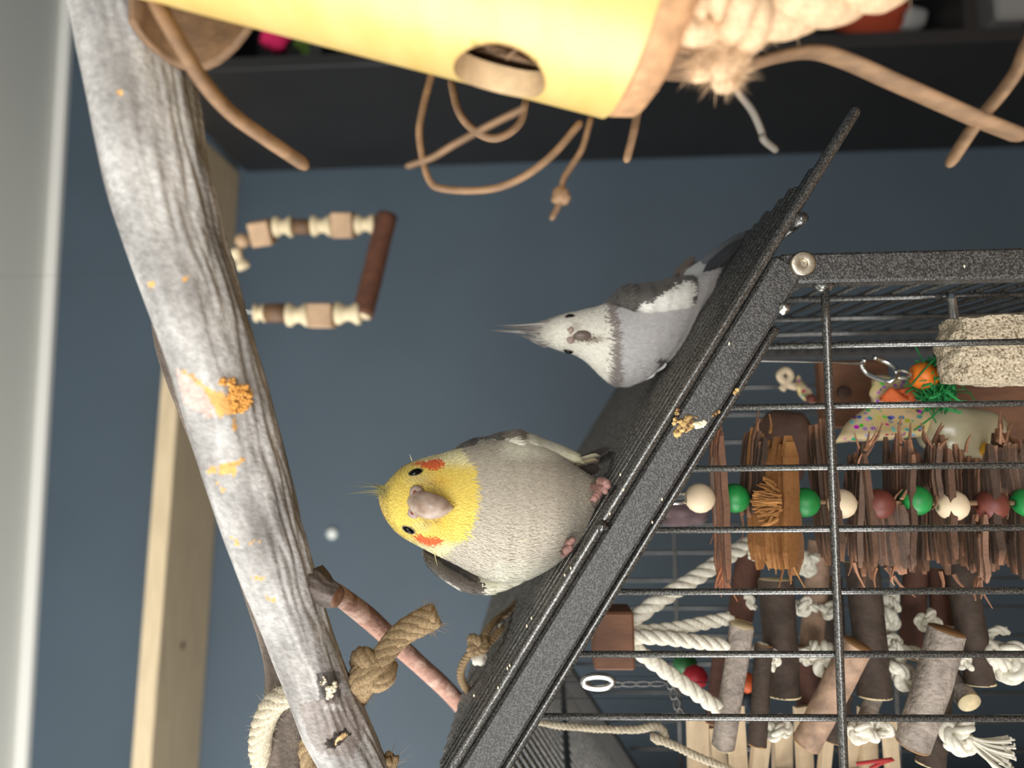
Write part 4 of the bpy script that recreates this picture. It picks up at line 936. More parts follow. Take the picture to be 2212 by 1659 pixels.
# thick fluffy rope through the tube
RC = lin((204, 172, 138)); mb = MB()
pth = rope_mb(mb, [a1+ad*0.004, P(1530, -20, 0.168), P(1640, -8, 0.166), P(1780, -40, 0.166), P(1950, -95, 0.168), P(2150, -190, 0.172)], 0.0100, 0.060, 70, strands=5, c=RC, sides=12)
fuzz_mb(mb, pth, 0.0095, 1500, 0.003, 0.00008, RC, 31); mb.build('rope', m_jute, bt)
mb = MB(); kc2 = P(1555, 40, 0.166); kp = knot_path(kc2, 0.0085, ad, hb, hn); rope_mb(mb, kp[:-1:3], 0.0062, 0.022, 90, c=RC, sides=10); fuzz_mb(mb, kp, 0.0075, 700, 0.003, 0.00008, RC, 33); mb.build('rope_knot', m_jute, bt)
mb = MB(); pth = rope_mb(mb, [P(1580, 70, 0.168), P(1560, 120, 0.168), P(1542, 168, 0.169)], 0.0062, 0.02, 30, c=RC); fuzz_mb(mb, pth[-14:], 0.006, 1200, 0.0040, 0.00009, RC, 35, spread=0.8); fuzz_mb(mb, pth, 0.006, 600, 0.003, 0.00008, RC, 36); mb.build('rope_tail', m_jute, bt)

# ------------------------------------------------------------------ wooden swing on the far side
DS = 0.72; px = DS/FPX
sw = thing('bird_swing', 'wooden bird swing with brown dowel perch and strung cream spools and cubes', 'swing', P(800, 570, DS))
m_maple = mat('maple_wood', (204, 186, 152), 0.6, var=0.08, vscale=80); m_beech = mat('beech_wood', (168, 138, 108), 0.65, var=0.10, vscale=80)
m_brownbead = mat('brown_bead', (96, 70, 46), 0.6, var=0.15, vscale=90); m_dowel = mat('bark_dowel', (88, 52, 34), 0.8, var=0.2, vscale=120, bump=0.4, bscale=260)
dR = DS; dLf = DS-0.03
pw = [P(836, 466, dR), P(783, 682, dLf)]
obj('perch', *tube(smooth_path(pw, 24), 22*px, 20, disp=lambda i, k: 1+0.05*nse(math.cos(k*2*PI), math.sin(k*2*PI), i*6)), m_dowel, sw)
pe = nz(pw[1]-pw[0]); V, Fc = lathe(pw[1], pe, [(17*px, 0.0), (17*px, 0.0012), (3*px, 0.0014)], 20); obj('perch_end', V, Fc, m_maple, sw)
def bead(kind, u0, u1, v, d, wpx, rot=0.0, dv=0.0):
    c0, c1 = P(u0, v, d), P(u1, v+dv, d); ax_ = nz(c1-c0); L = np.linalg.norm(c1-c0); r = wpx*0.5*px; c = (c0+c1)/2
    if kind == 'spool': V, Fc = lathe(c, ax_, [(r*0.5, -L/2), (r*0.95, -L*0.47), (r, -L*0.33), (r*0.72, -L*0.14), (r*0.62, 0), (r*0.72, L*0.14), (r, L*0.33), (r*0.95, L*0.47), (r*0.5, L/2)], 22); obj('spool_bead', V, Fc, m_maple, sw)
    elif kind == 'tube': V, Fc = lathe(c, ax_, [(r*0.6, -L/2), (r*0.95, -L*0.46), (r, 0), (r*0.95, L*0.46), (r*0.6, L/2)], 20); obj('tube_bead', V, Fc, m_brownbead, sw)
    elif kind == 'round': obj('round_bead', *ball(c, r, 20, 12), m_beech, sw)
    else:
        e1 = nz(np.cross(ax_, F)); e2 = np.cross(ax_, e1); q1 = e1*math.cos(rot)+e2*math.sin(rot); q2 = np.cross(ax_, q1)
        obj('cube_bead', *boxv(c, ax_*L/2, q1*r, q2*r, r*0.12), m_beech, sw, False)
bead('cube', 545, 589, 506, dR, 52, 0.35, -6); bead('spool', 592, 633, 490, dR, 46); bead('tube', 634, 671, 490, dR, 34); bead('spool', 673, 718, 488, dR, 46)
bead('cube', 720, 766, 487, dR, 54, 0.2); bead('spool', 767, 811, 485, dR, 44); bead('round', 508, 540, 520, dR, 32); bead('spool', 506, 528, 540, dR, 30, dv=40)
bead('spool', 551, 574, 676, dLf, 40); bead('tube', 574, 620, 676, dLf, 40); bead('spool', 620, 669, 680, dLf, 50); bead('cube', 670, 722, 682, dLf, 50, 0.05); bead('spool', 724, 780, 677, dLf, 48)
obj('wire', *tube(smooth_path([P(430, 585, DS-0.015), P(470, 560, DS-0.01), P(512, 526, dR), P(560, 505, dR), P(640, 490, dR), P(834, 484, dR)], 30), 0.0012, 6), m_steel, sw)
obj('wire', *tube(smooth_path([P(430, 585, DS-0.015), P(470, 640, DS-0.025), P(520, 668, dLf), P(560, 675, dLf), P(790, 680, dLf)], 30), 0.0012, 6), m_steel, sw)
obj('hanger', *tube(smooth_path([P(430, 585, DS-0.015), P(300, 590, DS-0.015), np.array([P(430, 585, DS-0.015)[0], P(430, 585, DS-0.015)[1], CZ])], 20), 0.00012, 6), m_dark, sw)

# ------------------------------------------------------------------ toys inside the cage
def roof_at(p): return np.array([p[0], p[1], zroof(p[0])-0.004])
def vec(x): return np.asarray(x, float)
m_dye_g = mat('green_dyed_wood', (34, 132, 62), 0.42, var=0.15, vscale=200, spec=0.5); m_dye_b = mat('brown_dyed_wood', (112, 56, 46), 0.5, var=0.15, vscale=200); m_raw = mat('raw_bead_wood', (226, 204, 172), 0.55, var=0.06, vscale=200)
YT = 0.318
# --- bark and bead string
tb = thing('bark_bead_toy', 'hanging toy of splintered bark slabs strung with green, cream and brown beads', 'bird toy', H(1820, 1085, YT))
rsb = np.random.RandomState(77)
for (u, v, m, rp) in ((1512, 1076, m_raw, 31.5), (1587, 1076, m_dye_g, 31), (1738, 1085, m_dye_g, 31), (1816, 1088, m_raw, 31.5), (1898, 1088, m_dye_b, 31.5), (1978, 1081, m_dye_g, 31.5), (2057, 1092, m_raw, 32), (2142, 1091, m_dye_b, 32), (2222, 1084, m_dye_g, 32)):
    c = H(u, v, YT); r = rp/FPX*YT
    V, Fc = lathe(c, ez, [(r*0.22, -r*0.99), (r*0.45, -r*0.9), (r*0.75, -r*0.68), (r*0.95, -r*0.33), (r, 0), (r*0.95, r*0.33), (r*0.75, r*0.68), (r*0.45, r*0.9), (r*0.22, r*0.99), (r*0.16, r*0.8)], 26); obj('bead', V, Fc, m, tb)
ctop = H(1470, 1080, YT)
obj('string', *tube(smooth_path([H(1500, 1077, YT), H(1900, 1086, YT), H(2230, 1086, YT)], 20), 0.0011, 8), m_fibre, tb)
for dz in (-1, 1): obj('wire_hook', *tube(smooth_path([H(1492, 1077, YT), H(1478, 1077+dz*7, YT), H(1462, 1077+dz*10, YT-0.002), roof_at(H(1440, 1090, YT))], 16), 0.0008, 8), m_steel, tb)
def bark_slab(u, v0, v1, thick, wid, base, tint, tilt=0.0, roll=0.0, fib=13, jag=0.35, y=YT):
    """one chewed slab: parallel fibres of uneven length, splintered at both ends"""
    mb = MB(); L = (v1-v0)/FPX*y; c = H(u, (v0+v1)/2, y); fib = max(7, int(fib*1.1)); sd_ = rsb.rand()*90
    X = np.array([math.cos(roll), 0, math.sin(roll)]); Yv = np.array([0, math.cos(tilt), math.sin(tilt)]); Z = nz(np.cross(X, Yv)); Z = Z if Z[2] > 0 else -Z
    for i in range(fib):
        q_ = i/(fib-1)-0.5; yy = q_*wid; wdt = wid/fib*rsb.uniform(0.85, 1.15); n = 9
        brk0 = jag*0.55*(0.5+nse(q_*3.1+sd_, 2.2, 0))+jag*0.35*rsb.rand()**2; brk1 = jag*0.55*(0.5+nse(q_*3.1+sd_, 7.7, 0))+jag*0.35*rsb.rand()**2
        e0 = -L/2*(1-brk0); e1 = L/2*(1-brk1); z0 = thick*0.5*nse(q_*4+sd_, 4.4, 0)+rsb.normal(0, thick*0.08); bow = 0.0022*nse(q_*1.5+sd_, 9.1, 0)
        path = []
        for k in range(n):
            x = e0+(e1-e0)*k/(n-1); path.append(c+X*x+Yv*(yy+0.0007*nse(x*120+sd_, q_*2, 1))+Z*(z0+bow*(2*k/(n-1)-1)**2+0.0010*nse(x*90+sd_, q_*3, 5)))
        tk = thick*0.55*rsb.uniform(0.85, 1.15)
        V = []
        for k, p in enumerate(path):
            t_ = min(1, 0.55+4*min(k, n-1-k)/(n-1)); a, b = wdt*0.64*t_, tk*t_
            V += [p+Yv*a+Z*b*0.8, p-Yv*a+Z*b, p-Yv*a*0.9-Z*b, p+Yv*a-Z*b*0.8]
        Fc = [(k*4+j, k*4+(j+1) % 4, (k+1)*4+(j+1) % 4, (k+1)*4+j) for k in range(n-1) for j in range(4)]+[(0, 1, 2, 3), (4*n-1, 4*n-2, 4*n-3, 4*n-4)]
        cb = np.asarray(lin(base)); ct = np.asarray(lin(tint)); f_ = rsb.rand(); cc = np.zeros((4*n, 3))
        for k in range(n):
            e = min(k, n-1-k)/(n-1); g = f_*f_*0.4+(0.85 if e < 0.10 else 0)*rsb.rand(); cc[4*k:4*k+4] = cb*(1-g)+ct*g
        mb.add(V, Fc, cc)
    # loose splinters on the broken ends
    for i in range(5):
        sgn = rsb.choice([-1, 1]); p = c+X*sgn*L*0.42*rsb.uniform(0.75, 1.0)+Yv*rsb.uniform(-0.5, 0.5)*wid; d = nz(X*sgn+Z*rsb.uniform(-0.8, 0.5)+Yv*rsb.uniform(-0.6, 0.3)); l = rsb.uniform(0.006, 0.014)
        V, Fc = tube(smooth_path([p, p+d*l*0.5+rsb.randn(3)*0.0006, p+d*l], 6), np.linspace(0.0014, 0.0004, 6), 5, flat=0.5); mb.add(V, Fc, np.asarray(lin(tint))*rsb.uniform(0.6, 1.1))
    return mb.build('bark_slab', m_vcol, tb, False)
DB, DT = (72, 58, 49), (150, 110, 86)
bark_slab(1553, 905, 1285, 0.0028, 0.012, (104, 80, 66), (178, 116, 84), 0.10, 0.02, 9, 0.5); bark_slab(1543, 960, 1160, 0.0018, 0.010, (112, 94, 82), DT, -0.3, 0.05, 6, 0.6, YT+0.006)
bark_slab(1625, 915, 1130, 0.0028, 0.014, DB, DT, 0.25, -0.12, 8, 0.6, YT+0.004)
bark_slab(1672, 905, 1245, 0.0085, 0.018, (136, 92, 54), (182, 132, 82), 0.75, -0.03, 9, 0.45); bark_slab(1700, 960, 1240, 0.0060, 0.014, (112, 80, 56), (166, 118, 76), 0.2, 0.03, 8, 0.5, YT+0.004)
bark_slab(1779, 905, 1225, 0.0040, 0.018, DB, (160, 116, 88), 0.1, 0.06, 9, 0.5, YT+0.004)
bark_slab(1860, 925, 1275, 0.0024, 0.017, DB, (184, 134, 104), 0.12, 0.05, 9, 0.75, YT+0.005); bark_slab(1846, 975, 1240, 0.0020, 0.016, (104, 84, 72), (180, 134, 108), -0.1, -0.06, 6, 0.8, YT+0.007)
bark_slab(1940, 930, 1245, 0.0026, 0.020, (78, 62, 54), (170, 122, 94), 0.12, -0.04, 10, 0.75, YT+0.006); bark_slab(1930, 1060, 1260, 0.0022, 0.016, (108, 90, 80), (188, 140, 112), 0.3, 0.08, 7, 0.75, YT+0.004)
bark_slab(2020, 930, 1255, 0.0030, 0.024, (66, 53, 45), (152, 110, 86), 0.08, 0.02, 11, 0.65, YT+0.008); bark_slab(2010, 950, 1080, 0.0022, 0.014, (92, 74, 64), DT, -0.15, -0.06, 6, 0.7, YT+0.004)
bark_slab(2102, 930, 1250, 0.0030, 0.026, (76, 61, 52), (170, 124, 98), 0.10, 0.04, 11, 0.7, YT+0.009); bark_slab(2112, 1100, 1262, 0.0022, 0.016, (100, 82, 70), (182, 134, 108), -0.2, -0.03, 6, 0.7, YT+0.004)
bark_slab(2188, 900, 1255, 0.0030, 0.028, (74, 60, 51), (170, 124, 98), 0.10, -0.03, 11, 0.7, YT+0.009); bark_slab(2180, 940, 1080, 0.0024, 0.018, (104, 86, 76), (178, 134, 106), 0.25, 0.06, 6, 0.7, YT+0.004)
# ragged fan of chewed wood below the first green bead
mb = MB()
for i in range(46):
    a_ = rsb.uniform(-1.1, 1.1); p = H(1672+rsb.uniform(-8, 14), 1086+a_*34, YT-0.008+rsb.uniform(-0.004, 0.002)); q = H(1625+abs(a_)*18+rsb.uniform(-6, 8), 1084+a_*50, YT-0.011)
    V, Fc = tube(smooth_path([p, (p+q)/2+rsb.randn(3)*0.0006, q], 6), np.linspace(0.0019, 0.0005, 6), 5, flat=0.45); mb.add(V, Fc, np.asarray(lin((172, 122, 72)))*rsb.uniform(0.6, 1.1))
mb.build('chewed_fibres', m_vcol, tb, False)['kind'] = 'stuff'

# --- big toy of sticks and cotton rope
m_stickg = mat('grey_stick_bark', (146, 134, 124), 0.75, var=0.28, vscale=150, detail=6, bump=0.6, bscale=420, bdist=0.002); m_stickd = mat('dark_stick_bark', (66, 53, 44), 0.8, var=0.25, vscale=160, bump=0.4, bscale=500)
m_stickp = mat('tan_stick_bark', (166, 136, 114), 0.75, var=0.28, vscale=160, bump=0.3, bscale=500); m_stickr = mat('reddish_stick_bark', (86, 54, 42), 0.8, var=0.2, vscale=160, bump=0.3, bscale=500)
m_capd = mat('cut_wood_brown', (166, 126, 84), 0.75, var=0.1, vscale=300); m_capl = mat('cut_wood_pale', (232, 212, 170), 0.75, var=0.1, vscale=300)
blk = H(1318, 1372, 0.338)
tr = thing('stick_rope_toy', 'large hanging toy of cut sticks bound with white cotton rope under a brown block', 'bird toy', H(1800, 1450, 0.345))
obj('block', *boxv(H(1322, 1374, 0.338), ex*0.0128, ey*0.010, ez*0.0092, 0.001), m_walnut, tr, False)
obj('hanger', *tube(smooth_path([H(1312, 1374, 0.338), roof_at(H(1280, 1374, 0.338))], 6), 0.001, 8), m_steel, tr)
def stick(name, p0, p1, rpx, y0, y1, m, cm, bend=0.0):
    q0, q1 = H(*p0, y0), H(*p1, y1); mid = (q0+q1)/2+F*bend; r = rpx/FPX*(y0+y1)/2; sd_ = rsb.rand()*50
    V, Fc = tube(smooth_path([q0, mid, q1], 24), np.linspace(r, r*0.96, 24), 24, disp=lambda i, k: 1+0.06*nse(math.cos(k*2*PI)+sd_, math.sin(k*2*PI), i*4)+0.02*nse(math.cos(k*2*PI)*4+sd_, math.sin(k*2*PI)*4, i*9))
    o = obj('stick', V, Fc[:-2], m, tr)
    for q, d in ((q0, nz(q0-mid)), (q1, nz(q1-mid))):
        V, Fc = lathe(q-d*0.0004, d, [(r*0.97, 0.0), (r*0.95, 0.0007), (r*0.12, 0.0009)], 24); obj('cut_end', V, Fc, cm, o)
    return o
stick('', (1603, 1350), (1562, 1612), 24.5, 0.335, 0.342, m_stickg, m_capl)
stick('', (1622, 1180), (1598, 1338), 27, 0.372, 0.366, m_stickr, m_capd); stick('', (1560, 1400), (1540, 1560), 18, 0.37, 0.37, m_stickr, m_capd)
stick('', (1676, 1252), (1692, 1502), 36, 0.352, 0.346, m_stickd, m_capl); stick('', (1650, 1395), (1636, 1610), 19, 0.338, 0.332, m_stickd, m_capd)
stick('', (1853, 1392), (1742, 1606), 30, 0.330, 0.340, m_stickp, m_capd); stick('', (1772, 1170), (1752, 1400), 24, 0.385, 0.38, m_stickp, m_capd)
stick('', (1862, 1215), (1890, 1504), 34, 0.352, 0.344, m_stickd, m_capl); stick('', (2046, 1362), (1972, 1608), 35, 0.326, 0.333, m_stickg, m_capd, -0.001)
stick('', (2072, 1215), (2118, 1477), 29, 0.346, 0.338, m_stickd, m_capl); stick('', (2052, 1462), (2094, 1518), 23, 0.352, 0.338, m_stickg, m_capl)
stick('', (2026, 1478), (2010, 1652), 29, 0.342, 0.338, m_stickd, m_capl); stick('', (1980, 1210), (1965, 1420), 24, 0.37, 0.366, m_stickr, m_capd); stick('', (2030, 1230), (2036, 1350), 22, 0.366, 0.362, m_stickr, m_capd)
stick('', (1745, 1400), (1755, 1560), 30, 0.375, 0.375, m_stickr, m_capd); stick('', (1790, 1250), (1800, 1410), 26, 0.40, 0.40, m_stickd, m_capd); stick('', (1812, 1500), (1800, 1600), 26, 0.352, 0.35, m_stickd, m_capd)
stick('', (1905, 1458), (1868, 1560), 17, 0.358, 0.355, m_stickg, m_capl)
CW = lin((230, 224, 208))
def crope(pts, rpx, y): 
    mb = MB(); r = rpx/FPX*y; pth = rope_mb(mb, [H(u, v, yy) for u, v, yy in pts], r, r*5.2, 70, c=CW); mb.build('cotton_rope', m_cotton, tr)
crope([(1352, 1352, 0.340), (1420, 1300, 0.342), (1500, 1250, 0.35), (1590, 1190, 0.36), (1660, 1150, 0.37)], 17, 0.345)
crope([(1360, 1366, 0.338), (1440, 1360, 0.338), (1510, 1348, 0.339), (1580, 1335, 0.342)], 14, 0.338)
crope([(1360, 1376, 0.334), (1430, 1378, 0.333), (1500, 1386, 0.333), (1570, 1396, 0.336)], 15, 0.333)
crope([(1358, 1390, 0.336), (1410, 1430, 0.334), (1480, 1480, 0.333), (1552, 1532, 0.335)], 16, 0.334)
def cknot(u, v, y, s, n=2, seed=0):
    rs_ = np.random.RandomState(seed+int(u)); mb = MB(); c = H(u, v, y); e = [nz(x) for x in (rs_.randn(3), rs_.randn(3), rs_.randn(3))]
    e[1] = nz(e[1]-e[0]*np.dot(e[1], e[0])); e[2] = np.cross(e[0], e[1]); kp_ = knot_path(c, s/FPX*y, *e); rope_mb(mb, kp_[:-1:3], 0.42*s/FPX*y, 2.2*s/FPX*y, 80, c=CW, sides=8)
    return mb.build('rope_knot', m_cotton, tr)
for (u, v, y, s) in ((1913, 1338, 0.36, 26), (1925, 1300, 0.365, 18), (1945, 1450, 0.345, 30), (1930, 1395, 0.35, 18), (1788, 1425, 0.345, 30), (1752, 1410, 0.348, 22), (1652, 1412, 0.34, 20), (1668, 1428, 0.338, 16), (1677, 1572, 0.334, 24), (1865, 1580, 0.338, 24), (1905, 1572, 0.340, 18),
                     (2006, 1340, 0.345, 20), (2172, 1425, 0.335, 34), (2205, 1445, 0.335, 26), (2084, 1432, 0.336, 14), (2070, 1590, 0.328, 32), (1745, 1215, 0.37, 22), (1620, 1300, 0.362, 14), (1740, 1310, 0.36, 20), (1790, 1318, 0.372, 16), (1640, 1185, 0.36, 22)): cknot(u, v, y, s)
crope([(1600, 1408, 0.345), (1660, 1412, 0.342), (1740, 1412, 0.35), (1790, 1425, 0.35)], 12, 0.345); crope([(1905, 1290, 0.365), (1915, 1340, 0.362), (1910, 1385, 0.36), (1940, 1430, 0.35)], 14, 0.36); crope([(1945, 1405, 0.352), (1990, 1412, 0.35)], 13, 0.35)
crope([(2110, 1395, 0.34), (2160, 1410, 0.338), (2225, 1435, 0.335)], 22, 0.337); crope([(2130, 1380, 0.345), (2150, 1362, 0.345), (2176, 1364, 0.345)], 9, 0.345)
mb = MB()
for i in range(60):       # frayed tassel
    a_ = rsb.uniform(-1, 1); b_ = rsb.uniform(-1, 1); p0 = H(2085, 1596+b_*8, 0.327); p1 = H(2130, 1618+a_*22, 0.327+b_*0.004); p2 = H(2178+rsb.uniform(-18, 10), 1636+a_*46, 0.328+b_*0.006)
    V, Fc = tube(smooth_path([p0, p1, p2, p2+rsb.randn(3)*0.001], 12), 0.0005, 5); mb.add(V, Fc, np.asarray(CW)*rsb.uniform(0.8, 1.05))
mb.build('tassel', m_cotton, tr)['kind'] = 'stuff'

# --- row of curved pale wood slats at the bottom left
m_slat = mat('pale_balsa', (196, 174, 144), 0.75, var=0.12, vscale=60, stretch=(0.4, 3, 3))
ts = thing('slat_toy', 'row of pale curved wooden slats at the end of the cage', 'bird toy', H(1700, 1700, 0.372))
for i, (u, wpx, tl_) in enumerate(((1508, 46, 0.02), (1552, 34, 0.1), (1594, 38, 0.06), (1640, 40, -0.12), (1690, 44, 0.0), (1738, 36, 0.05), (1782, 26, -0.1), (1838, 34, -0.02), (1876, 40, 0.03), (1926, 30, 0.08))):
    y = 0.368+0.006*math.sin(i*1.9); nseg = 10; V = []
    for k in range(nseg):
        x = k/(nseg-1); vv = 1548+26*math.sin(i*2.1)+x*190; c = H(u+tl_*(vv-1640), vv, y+0.006*math.sin(PI*x)); hw_ = wpx*0.5/FPX*y
        yaw_ = -0.35; e1 = ez*math.cos(yaw_)+ey*math.sin(yaw_); e2 = ey*math.cos(yaw_)-ez*math.sin(yaw_)
        V += [c+e1*hw_+e2*0.0015, c-e1*hw_+e2*0.0015, c-e1*hw_-e2*0.0015, c+e1*hw_-e2*0.0015]
    Fc = [(k*4+j, k*4+(j+1) % 4, (k+1)*4+(j+1) % 4, (k+1)*4+j) for k in range(nseg-1) for j in range(4)]+[(0, 1, 2, 3), (4*nseg-1, 4*nseg-2, 4*nseg-3, 4*nseg-4)]
    obj('slat', V, Fc, m_slat, ts, False)
obj('rod', *tube(smooth_path([H(1470, 1672, 0.374), H(1960, 1672, 0.374)], 8), 0.002, 8), m_stickd, ts)
obj('cord', *tube(smooth_path([H(1880, 1660, 0.352), H(1905, 1648, 0.35), H(1930, 1640, 0.35), H(1880, 1646, 0.35), H(1850, 1650, 0.352)], 14), 0.0009, 6), mat('red_cord', (168, 50, 52), 0.8), ts)
# --- jute cord with a loop
t = thing('jute_rope', 'tan jute rope with a small loop hung across the inside of the cage front', 'rope', H(1420, 1580, 0.34)); mb = MB()
pth = rope_mb(mb, [H(1120, 1548, 0.36), H(1200, 1566, 0.352), H(1290, 1574, 0.346), H(1370, 1576, 0.342), H(1408, 1570, 0.34), H(1428, 1574, 0.338), H(1436, 1592, 0.336), H(1424, 1600, 0.335), H(1412, 1592, 0.336), H(1420, 1596, 0.334), H(1460, 1612, 0.334), H(1510, 1636, 0.335), H(1580, 1664, 0.338)], 0.0019, 0.007, 120, c=JL)
fuzz_mb(mb, pth, 0.0018, 160, 0.002, 0.00005, JL, 41); mb.build('strand', m_jute, t)
# --- steel quick link and the little chain
t = thing('quick_link', 'bright steel quick link hung from the cage roof beside the brown block', 'clip', H(1295, 1475, 0.36))
lk = lambda cu, cv, y, au, av, r, nm, pr, mm=m_steel: obj(nm, *tube(np.array([H(cu+au*math.cos(a_)*(1 if abs(math.cos(a_)) < 0.7 else 1), cv+av*math.sin(a_), y) for a_ in np.linspace(0, 2*PI, 30)]), r, 8), mm, pr)
lk(1292, 1473, 0.36, 32, 13, 0.0017, 'link', t)
for i in range(4): lk(1448+i*7, 1476+i*22, 0.37, 7, 12, 0.0006, 'chain_link', t, m_wire)
for i in range(4): lk(1330+i*30, 1478-i*0.5, 0.365, 18, 5, 0.0004, 'chain_link', t, m_wire)
# --- coloured beads behind
for (u, v, y, r, c_, lab) in ((1502, 1462, 0.40, 25, (176, 34, 48), 'red wooden bead behind the cotton ropes in the cage'), (1480, 1432, 0.42, 24, (28, 96, 44), 'dark green bead above the red bead inside the cage'), (1612, 1474, 0.37, 22, (214, 92, 36), 'orange bead beside the pale grey stick in the cage'), (1608, 1510, 0.38, 20, (40, 52, 64), 'dark blue bead below the orange bead in the cage')):
    c = H(u, v, y); k = thing('wooden_bead', lab, 'bead', c); rr = r/FPX*y; V, Fc = lathe(c, ez, [(rr*0.25, -rr), (rr*0.72, -rr*0.72), (rr, 0), (rr*0.72, rr*0.72), (rr*0.25, rr)], 20); obj('bead', V, Fc, mat('dye_%d' % u, c_, 0.5), k)
    obj('string', *tube(smooth_path([c, roof_at(c)], 4), 0.0002, 6), m_dark, k)

# --- pumice perch block clamped on the right
def rough_block(c, hx, hy, hz, n, amp, name, m, parent, seed=0, rnd=0.35):
    V = []; Fc = []
    def put(d):
        d = vec(d); q = np.sign(d)*np.abs(d)**1.0; p = nz(d); m_ = max(abs(d)); s_ = d*(1-rnd)+p*rnd*1.25
        w_ = vec((s_[0]*hx, s_[1]*hy, s_[2]*hz)); nn = 1+amp*(nse(*(w_*160+seed))+0.6*nse(*(w_*420+seed))); return c+w_*nn
    for ax_ in range(3):
        for sg in (-1, 1):
            b0 = len(V)
            for i in range(n+1):
                for k in range(n+1):
                    d = [0, 0, 0]; d[ax_] = sg; d[(ax_+1) % 3] = -1+2*i/n; d[(ax_+2) % 3] = -1+2*k/n; V.append(put(d))
            Fc += [(b0+i*(n+1)+k, b0+i*(n+1)+k+1, b0+(i+1)*(n+1)+k+1, b0+(i+1)*(n+1)+k) for i in range(n) for k in range(n)]
    return obj(name, V, Fc, m, parent)
cst = H(2158, 757, 0.312); t = thing('pumice_perch', 'rough cream pumice stone block mounted inside the cage', 'perch', cst)
rough_block(cst+vec((0, 0, -0.006)), 0.0142, 0.012, 0.0275, 34, 0.055, 'stone', m_stone, t, 3)
obj('screw', *tube(smooth_path([cst+vec((0.010, 0.01, 0.012)), vec((XR-0.003, cst[1]+0.012, cst[2]+0.012))], 6), 0.002, 10), m_steel, t)
# --- carabiner toy with orange bead and green crinkle paper
cbt = H(1995, 812, 0.335); t = thing('orange_bead_toy', 'orange bead on a steel clip over a tuft of green crinkle paper', 'bird toy', cbt)
r = 29/FPX*0.335; V, Fc = lathe(cbt, nz(ez+0.1*ex), [(r*0.3, -r), (r*0.75, -r*0.72), (r, -r*0.2), (r, r*0.2), (r*0.75, r*0.72), (r*0.3, r), (r*0.2, r*0.7)], 24); obj('bead', V, Fc, mat('orange_dye', (240, 124, 32), 0.45), t)
cp = [(1868, 776), (1862, 790), (1872, 806), (1895, 818), (1918, 824), (1932, 818), (1938, 805), (1928, 790), (1905, 778), (1888, 772)]
obj('clip', *tube(smooth_path([H(u, v, 0.335+0.004*math.sin(i)) for i, (u, v) in enumerate(cp)], 60), 0.0011, 10), m_steel, t)
for s in (-1, 1): obj('eye_loop', *tube(smooth_path([H(1932, 808+s*3, 0.333), H(1945, 808+s*8, 0.333), H(1960, 810+s*7, 0.333), H(1972, 811+s*2, 0.334)], 14), 0.0009, 8), m_steel, t)
mb = MB()
for i in range(240):
    p = H(2022+rsb.normal(0, 16), 832+rsb.normal(0, 22), 0.338+rsb.normal(0, 0.004)); d = rsb.randn(3)*0.004
    V, Fc = tube(smooth_path([p-d, p+rsb.randn(3)*0.0016, p+d], 6), 0.0006, 4, flat=0.4); mb.add(V, Fc, np.asarray(lin((52, 150, 82)))*rsb.uniform(0.5, 1.2))
mb.build('crinkle_paper', m_vcol, t, False)['kind'] = 'stuff'
obj('string', *tube(smooth_path([H(1866, 785, 0.335), roof_at(H(1800, 770, 0.335))], 4), 0.0006, 6), m_steel, t)
# --- printed paper piñata pieces
mp = bpy.data.materials.new('confetti_print'); mp.use_nodes = True; nt = mp.node_tree; bs = nt.nodes['Principled BSDF']; bs.inputs['Roughness'].default_value = 0.8
tc = nt.nodes.new('ShaderNodeTexCoord'); vo = nt.nodes.new('ShaderNodeTexVoronoi'); vo.inputs['Scale'].default_value = 300; nt.links.new(tc.outputs['Object'], vo.inputs['Vector'])
hs_ = nt.nodes.new('ShaderNodeHueSaturation'); hs_.inputs['Saturation'].default_value = 1.1; hs_.inputs['Value'].default_value = 0.75; nt.links.new(vo.outputs['Color'], hs_.inputs['Color'])
mr = nt.nodes.new('ShaderNodeMapRange'); mr.inputs['From Min'].default_value = 0.34; mr.inputs['From Max'].default_value = 0.42; nt.links.new(vo.outputs['Distance'], mr.inputs['Value'])
nx = nt.nodes.new('ShaderNodeTexNoise'); nx.inputs['Scale'].default_value = 120; nt.links.new(tc.outputs['Object'], nx.inputs['Vector'])
bgm = nt.nodes.new('ShaderNodeMix'); bgm.data_type = 'RGBA'; bgm.inputs[6].default_value = (*lin((226, 206, 120)), 1); bgm.inputs[7].default_value = (*lin((228, 200, 180)), 1); nt.links.new(nx.outputs['Fac'], bgm.inputs[0])
mxx = nt.nodes.new('ShaderNodeMix'); mxx.data_type = 'RGBA'; nt.links.new(mr.outputs['Result'], mxx.inputs[0]); nt.links.new(hs_.outputs['Color'], mxx.inputs[6]); nt.links.new(bgm.outputs[2], mxx.inputs[7]); nt.links.new(mxx.outputs[2], bs.inputs['Base Color'])
def sheet(name, quad, y, y2, m, parent, th=0.004, n=8):
    q = [H(u, v, yy) for (u, v), yy in zip(quad, (y, y, y2, y2))]; V = []
    for i in range(n+1):
        for k in range(n+1):
            a_, b_ = i/n, k/n; V.append((q[0]*(1-a_)+q[1]*a_)*(1-b_)+(q[3]*(1-a_)+q[2]*a_)*b_+F*0.002*math.sin(a_*9+b_*5))
    o = obj(name, V, [(i*(n+1)+k, i*(n+1)+k+1, (i+1)*(n+1)+k+1, (i+1)*(n+1)+k) for i in range(n) for k in range(n)], m, parent); md = o.modifiers.new('thickness', 'SOLIDIFY'); md.thickness = th; return o
t = thing('paper_pinata', 'yellow confetti-printed paper toy behind the cage bars', 'bird toy', H(1910, 900, 0.36))
sheet('panel', [(1802, 958), (2000, 944), (2006, 880), (1872, 882)], 0.352, 0.366, mp, t); sheet('panel', [(1886, 878), (2004, 874), (1990, 815), (1878, 822)], 0.36, 0.366, mp, t)
